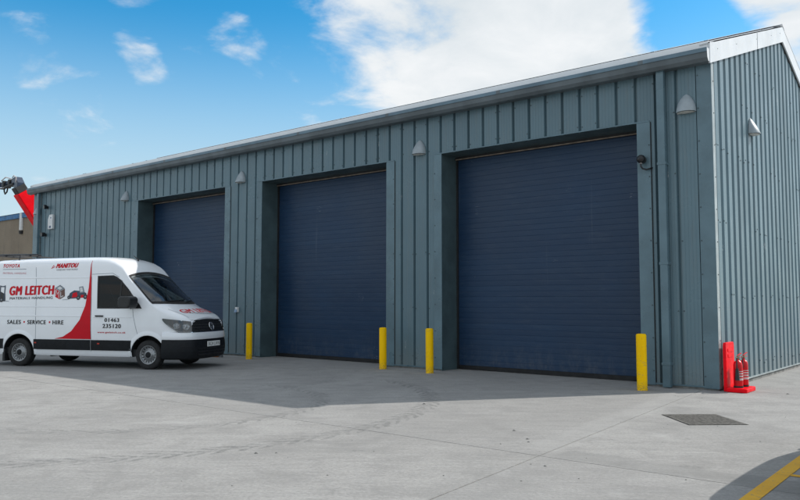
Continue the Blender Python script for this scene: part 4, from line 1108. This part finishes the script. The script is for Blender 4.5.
# bonnet print
def bonnet_text(txt, y0, y1, x0, x1, mat, off, up=0):
    vs_, fs_ = text2d(txt, off); out = []
    for u, v in vs_:
        y = y0+(y1-y0)*u; x = x1+(x0-x1)*v-.09*(2*u-1)**2; out.append((x, y, top_z(x, y)+.006+up))
    MB().add(out, fs_).build('lettering', mat, van, fix=False)
bonnet_text('GM LEITCH', -.66, .70, .66, .84, M['vred'], .0)
bonnet_text('GM LEITCH', -.645, .715, .662, .842, M['vred'], .0, .001)
bonnet_text('MATERIALS HANDLING', -.50, .64, .865, .905, M['vblack'], .0)
# bonnet shut lines
for s in (-1, 1):
    pts = []
    for k in range(16):
        x = .40+.5*k/15; y = s*(.80-.10*(k/15)**2); pts.append((x, y))
    MB().grid([[(x, y+d_, top_z(x, y+d_)+.003) for x, y in pts] for d_ in (-.005, .005)]).build('panel_gap', M['vgrey'], van)
# number plate
npz = .585
npl = MB().box(1.172, 1.184, -.30, .30, npz-.062, npz+.062).build('number_plate', paint('plate_white', (.92, .92, .90), .35, .02), van, bevel=.003)
vs_, fs_ = text2d('SK24 LWN', .0)
MB().add([(1.1855, -.27+.54*u, npz-.042+.084*v) for u, v in vs_], fs_).build('plate_lettering', M['vblack'], npl, fix=False)
# aerial, roof rails rubber, rear lamps
MB().tube([(-1.0, 0, 2.61), (-.98, 0, 2.65), (-1.12, 0, 2.76)], [.03, .02, .008], 8).build('aerial', M['black'], van)
for s in (-1, 1): MB().box(-4.985, -4.955, min(s*.84, s*.95), max(s*.84, s*.95), 1.0, 1.75).build('tail_lamp', M['redg'], van, bevel=.01)
MB().box(-5.02, -4.9, -.93, .93, .36, .56).build('rear_bumper', M['strip'], van, bevel=.03)
MB().tube([(-4.95, -.35, 2.80), (-3.72, -.35, 2.80)], .03, 8).build('roof_bar', M['black'], van)
MB().tube([(-4.95, -.1, 2.80), (-3.85, -.1, 2.80)], .03, 8).build('roof_bar', M['black'], van)
for x in (-4.7, -3.95):
    MB().tube([(x, -.72, 2.64), (x, -.70, 2.77), (x, .70, 2.77), (x, .72, 2.64)], .018, 6).build('roof_bar', M['blackm'], van)
# ------------------------------------------------------------------ neighbouring rendered building
def harl():
    t = NT('harled_wall'); v = t.world()
    big = t.noise(v, .6, 5, .6); fine = t.noise(v, 22, 5, .75); st = t.noise(t.world(scale=(1, 1, .15)), 1.6, 5, .6)
    c = t.mix(t.ramp(big, .3, .7), (.26, .21, .155), (.33, .27, .20))
    c = t.mix(t.ramp(fine, .35, .7, 0, .6), c, (.15, .12, .09))
    c = t.mix(t.ramp(st, .55, .75, 0, .55), c, (.10, .095, .09))
    t.bump(fine, .8, .03); return t.set(color=c, rough=.95)
nb = empty('rendered_building', (-46, 8, 0)); tag(nb, 'brown roughcast building with a blue eaves board behind the van', 'building')
nb.location = (0, 0, 0)
MB().box(-75, -41.5, 8.0, 20, 0, 7.15).build('wall', harl(), nb)
MB().box(-75.1, -41.4, 7.9, 7.996, 7.12, 7.43).build('fascia', paint('fascia_blue', (.02, .14, .33), .5, .15), nb)
MB().prism([(7.85, 7.44), (20.2, 7.44), (14, 8.0)], -75.2, -41.3, lambda a, b, h: (h, a, b)).build('roof', M['gutter'], nb)
MB().tube([(-46.35, 7.93, 7.42), (-46.35, 7.93, 6.3)], .13, 12).build('downpipe', M['white'], nb, smooth=40)
MB().lathe([(.12, 6.05), (.15, 6.25)], 12, (-46.35, 7.93, 0)).build('pipe_end', M['blackm'], nb, smooth=40)

# ------------------------------------------------------------------ telehandler beside the far gable, boom raised
th = empty('telehandler', (-30.1, 6, 0)); tag(th, 'red telehandler boom with black head raised behind the workshop', 'telehandler')
th.location = (0, 0, 0)
PV = Vector((-30.2, 4.6, 1.2)); TP = Vector((-30.35, .9, 6.55)); bd = (TP-PV).normalized()
tred = paint('machine_red', (.92, .001, .010), .5, .06, spec=.12)
MB().bar(PV, TP, .56, .62).build('boom', tred, th, bevel=.03)
MB().bar(PV+bd*1+Vector((0, 0, .33)), PV+bd*5+Vector((0, 0, .33)), .2, .06).build('boom_rail', M['blackm'], th)
lp = MB().bar(TP-bd*1.35+Vector((-.285, 0, 0)), TP-bd*1.0+Vector((-.285, 0, 0)), .012, .26).build('boom_decal', M['white'], th)
# head: knuckle, jib and cylinder reaching left
k0_ = TP+bd*.12
MB().bar(TP-bd*.02, TP+bd*.30, .44, .50).build('boom_head', M['blackm'], th, bevel=.03)
K = k0_+Vector((-.10, -.05, .20))
hd = MB().prism([(.25, -.28), (.30, .10), (.02, .38), (-.35, .30), (-.30, .02), (-.05, -.12)], -.16, .16, lambda a, b, h: (K.x+a, K.y+h, K.z+b)).build('knuckle', M['vnavy'], th, bevel=.02)
MB().bar(K+Vector((-.25, 0, .22)), K+Vector((-3.4, 0, .10)), .22, .16).build('jib', M['vnavy'], th, bevel=.02)
MB().tube([K+Vector((-.1, -.14, .05)), K+Vector((-1.0, -.14, -.02))], .07, 10).build('cylinder', M['blackm'], th, smooth=40)
MB().tube([K+Vector((-1.0, -.14, -.02)), K+Vector((-1.7, -.14, .02))], .035, 8).build('piston_rod', M['chrome'], th, smooth=40)
for x in (-.55, -1.15, -1.75, -2.4):
    MB().box(K.x+x-.09, K.x+x+.09, K.y-.20, K.y+.16, K.z-.02, K.z+.30).build('jib_clamp', M['blackm'], th, bevel=.02)
MB().tube([K+Vector((-.9, -.05, .06)), K+Vector((-1.0, -.06, -.22)), K+Vector((-1.18, -.06, -.30)), K+Vector((-1.30, -.05, -.18)), K+Vector((-1.35, -.05, .05))], .035, 8).build('hose', M['black'], th, smooth=60)
MB().tube([K+Vector((-.3, -.18, .30)), K+Vector((-.8, -.22, .42)), K+Vector((-1.3, -.2, .30))], .025, 8).build('hose', M['label'], th, smooth=60)
MB().tube([K+Vector((.15, -.17, .1)), K+Vector((.22, -.2, .32)), K+Vector((.0, -.2, .42)), K+Vector((-.2, -.18, .34))], .022, 8).build('hose', M['label'], th, smooth=60)
# chassis, cab, wheels
MB().prism([(.6, .55), (6.1, .55), (6.3, 1.0), (6.3, 1.5), (4.6, 1.5), (3.6, 1.0), (.5, .95)], -30.65, -29.1, lambda a, b, h: (h, a, b)).build('chassis', tred, th, bevel=.04)
cb = MB().prism([(2.6, 1.0), (4.4, 1.0), (4.5, 1.9), (4.1, 2.5), (2.9, 2.5), (2.5, 1.7)], -31.45, -30.66, lambda a, b, h: (h, a, b)).build('cab', M['blackm'], th, bevel=.05)
MB().prism([(2.75, 1.6), (4.3, 1.6), (4.05, 2.35), (2.95, 2.35)], -31.462, -31.451, lambda a, b, h: (h, a, b)).build('cab_window', M['sglass'], cb)
for y in (1.5, 5.2):
    for x in (-31.3, -28.75):
        wh = MB().lathe([(.32, -.2), (.55, -.22), (.62, -.14), (.62, .14), (.55, .22), (.32, .2)], 28, (x, y, .62), 'x').build('wheel', M['tyre'], th, smooth=35)
        MB().lathe([(.33, -.16), (.20, -.05), (0, -.05)], 20, (x, y, .62), 'x').build('rim', M['white'], wh, smooth=40)
# ------------------------------------------------------------------ car in the marked bay, right of the frame; its shadow falls into view
car = empty('parked_car', (3.74, -6.05, 0), -pi/2); tag(car, 'dark grey hatchback parked in the yellow bay at the right', 'car')
M['car'] = paint('car_grey', (.05, .055, .06), .25, .05, coat=.8)
M['carglass'] = paint('car_glass', (.01, .012, .014), .05, .02)
TOPC = [(-2.05, .75), (-2.0, .98), (-1.85, 1.12), (-1.55, 1.34), (-1.2, 1.45), (-.6, 1.50), (.0, 1.48), (.35, 1.38), (.95, 1.02), (1.5, .93), (1.9, .78), (2.05, .60)]
HWC = [(.22, .80), (.35, .86), (.6, .89), (.85, .87), (.95, .84), (1.2, .74), (1.42, .62), (1.5, .56)]
PFC = [(-2.05, .82), (-1.9, .93), (-1.5, .99), (-1, 1), (1, 1), (1.5, .97), (1.85, .90), (2.05, .76)]
def cprofile(x, inset=0., zlo=.22):
    zt = smooth_interp(x, TOPC, .06)-inset; pf = interp(x, PFC); zs_ = zt-.07; pts = []
    for i in range(16):
        z = zlo+(zs_-zlo)*i/15; pts.append((interp(z, HWC)*pf-inset, z))
    ye = pts[-1][0]
    for i in range(1, 9):
        t = i/8; pts.append((ye*cos(t*pi/2)**.8 if t < 1 else 0, zs_+.07*sin(t*pi/2)))
    return pts
rows = []
xc = [-2.05+4.1*i/80 for i in range(81)]
for x in xc:
    pr = cprofile(x); rows.append([(x, -y, z) for y, z in pr]+[(x, y, z) for y, z in pr[-2::-1]])
mb = MB(); N = len(rows[0]); mb.v = [p for r in rows for p in r]
for i in range(80):
    for k in range(N-1):
        q = (i*N+k, (i+1)*N+k, (i+1)*N+k+1, i*N+k+1); c_ = [sum(mb.v[j][a] for j in q)/4 for a in range(3)]
        if any((c_[0]-wx)**2+(c_[2]-.31)**2 < .35**2 for wx in (-1.3, 1.3)) and c_[2] < .7 and abs(c_[1]) > .5: continue
        mb.f.append(q)
mb.f.append(tuple(range(N))); mb.f.append(tuple(80*N+k for k in range(N)))
mb.build('body', M['car'], car, smooth=45)
def cpatch(x0, x1, z0, z1, s, n=12, cut=lambda x: 9):
    out = []
    for j in range(7):
        r = []
        for i in range(n+1):
            x = x0+(x1-x0)*i/n; zz = min(z0+(z1-z0)*j/6, smooth_interp(x, TOPC, .06)-.10); pr = cprofile(x)
            r.append((x, s*(interp(zz, [(b, a) for a, b in pr[:16]])+.005), zz))
        out.append(r)
    return out
for s in (-1, 1):
    MB().grid(cpatch(-.25, .78, .95, 1.40, s)).build('side_window', M['carglass'], car, smooth=60)
    MB().grid(cpatch(-1.35, -.32, .95, 1.40, s)).build('side_window', M['carglass'], car, smooth=60)
def ctop(x, y):
    zt = smooth_interp(x, TOPC, .06); return zt-.05*(y/.7)**2+.004
for nm, x0, x1 in (('windscreen', .38, .93), ('rear_window', -1.86, -1.48)):
    MB().grid([[(x0+(x1-x0)*i/6, y, ctop(x0+(x1-x0)*i/6, y)) for y in [-.52+1.04*k/10 for k in range(11)]] for i in range(7)]).build(nm, M['carglass'], car, smooth=60)
for x in (-1.3, 1.3):
    for s in (-1, 1):
        wh = MB().lathe([(.19, -.09), (.27, -.10), (.31, -.07), (.31, .07), (.27, .10), (.19, .09)], 28, (x, s*.77, .31), 'y').build('wheel', M['tyre'], car, smooth=35)
        MB().lathe([(.2, s*.06), (.1, s*.08), (0, s*.08)], 20, (x, s*.77, .31), 'y').build('rim', M['rim'], wh, smooth=40)
for s in (-1, 1):
    MB().box(1.80, 1.92, min(s*.55, s*.80), max(s*.55, s*.80), .66, .76).build('headlight', M['chrome'], car, bevel=.03)
    MB().box(-2.03, -1.93, min(s*.6, s*.82), max(s*.6, s*.82), .80, .96).build('tail_lamp', M['redg'], car, bevel=.02)
MB().box(-.6, .6, -.78, .78, .16, .3).build('floor_pan', M['blackm'], car)
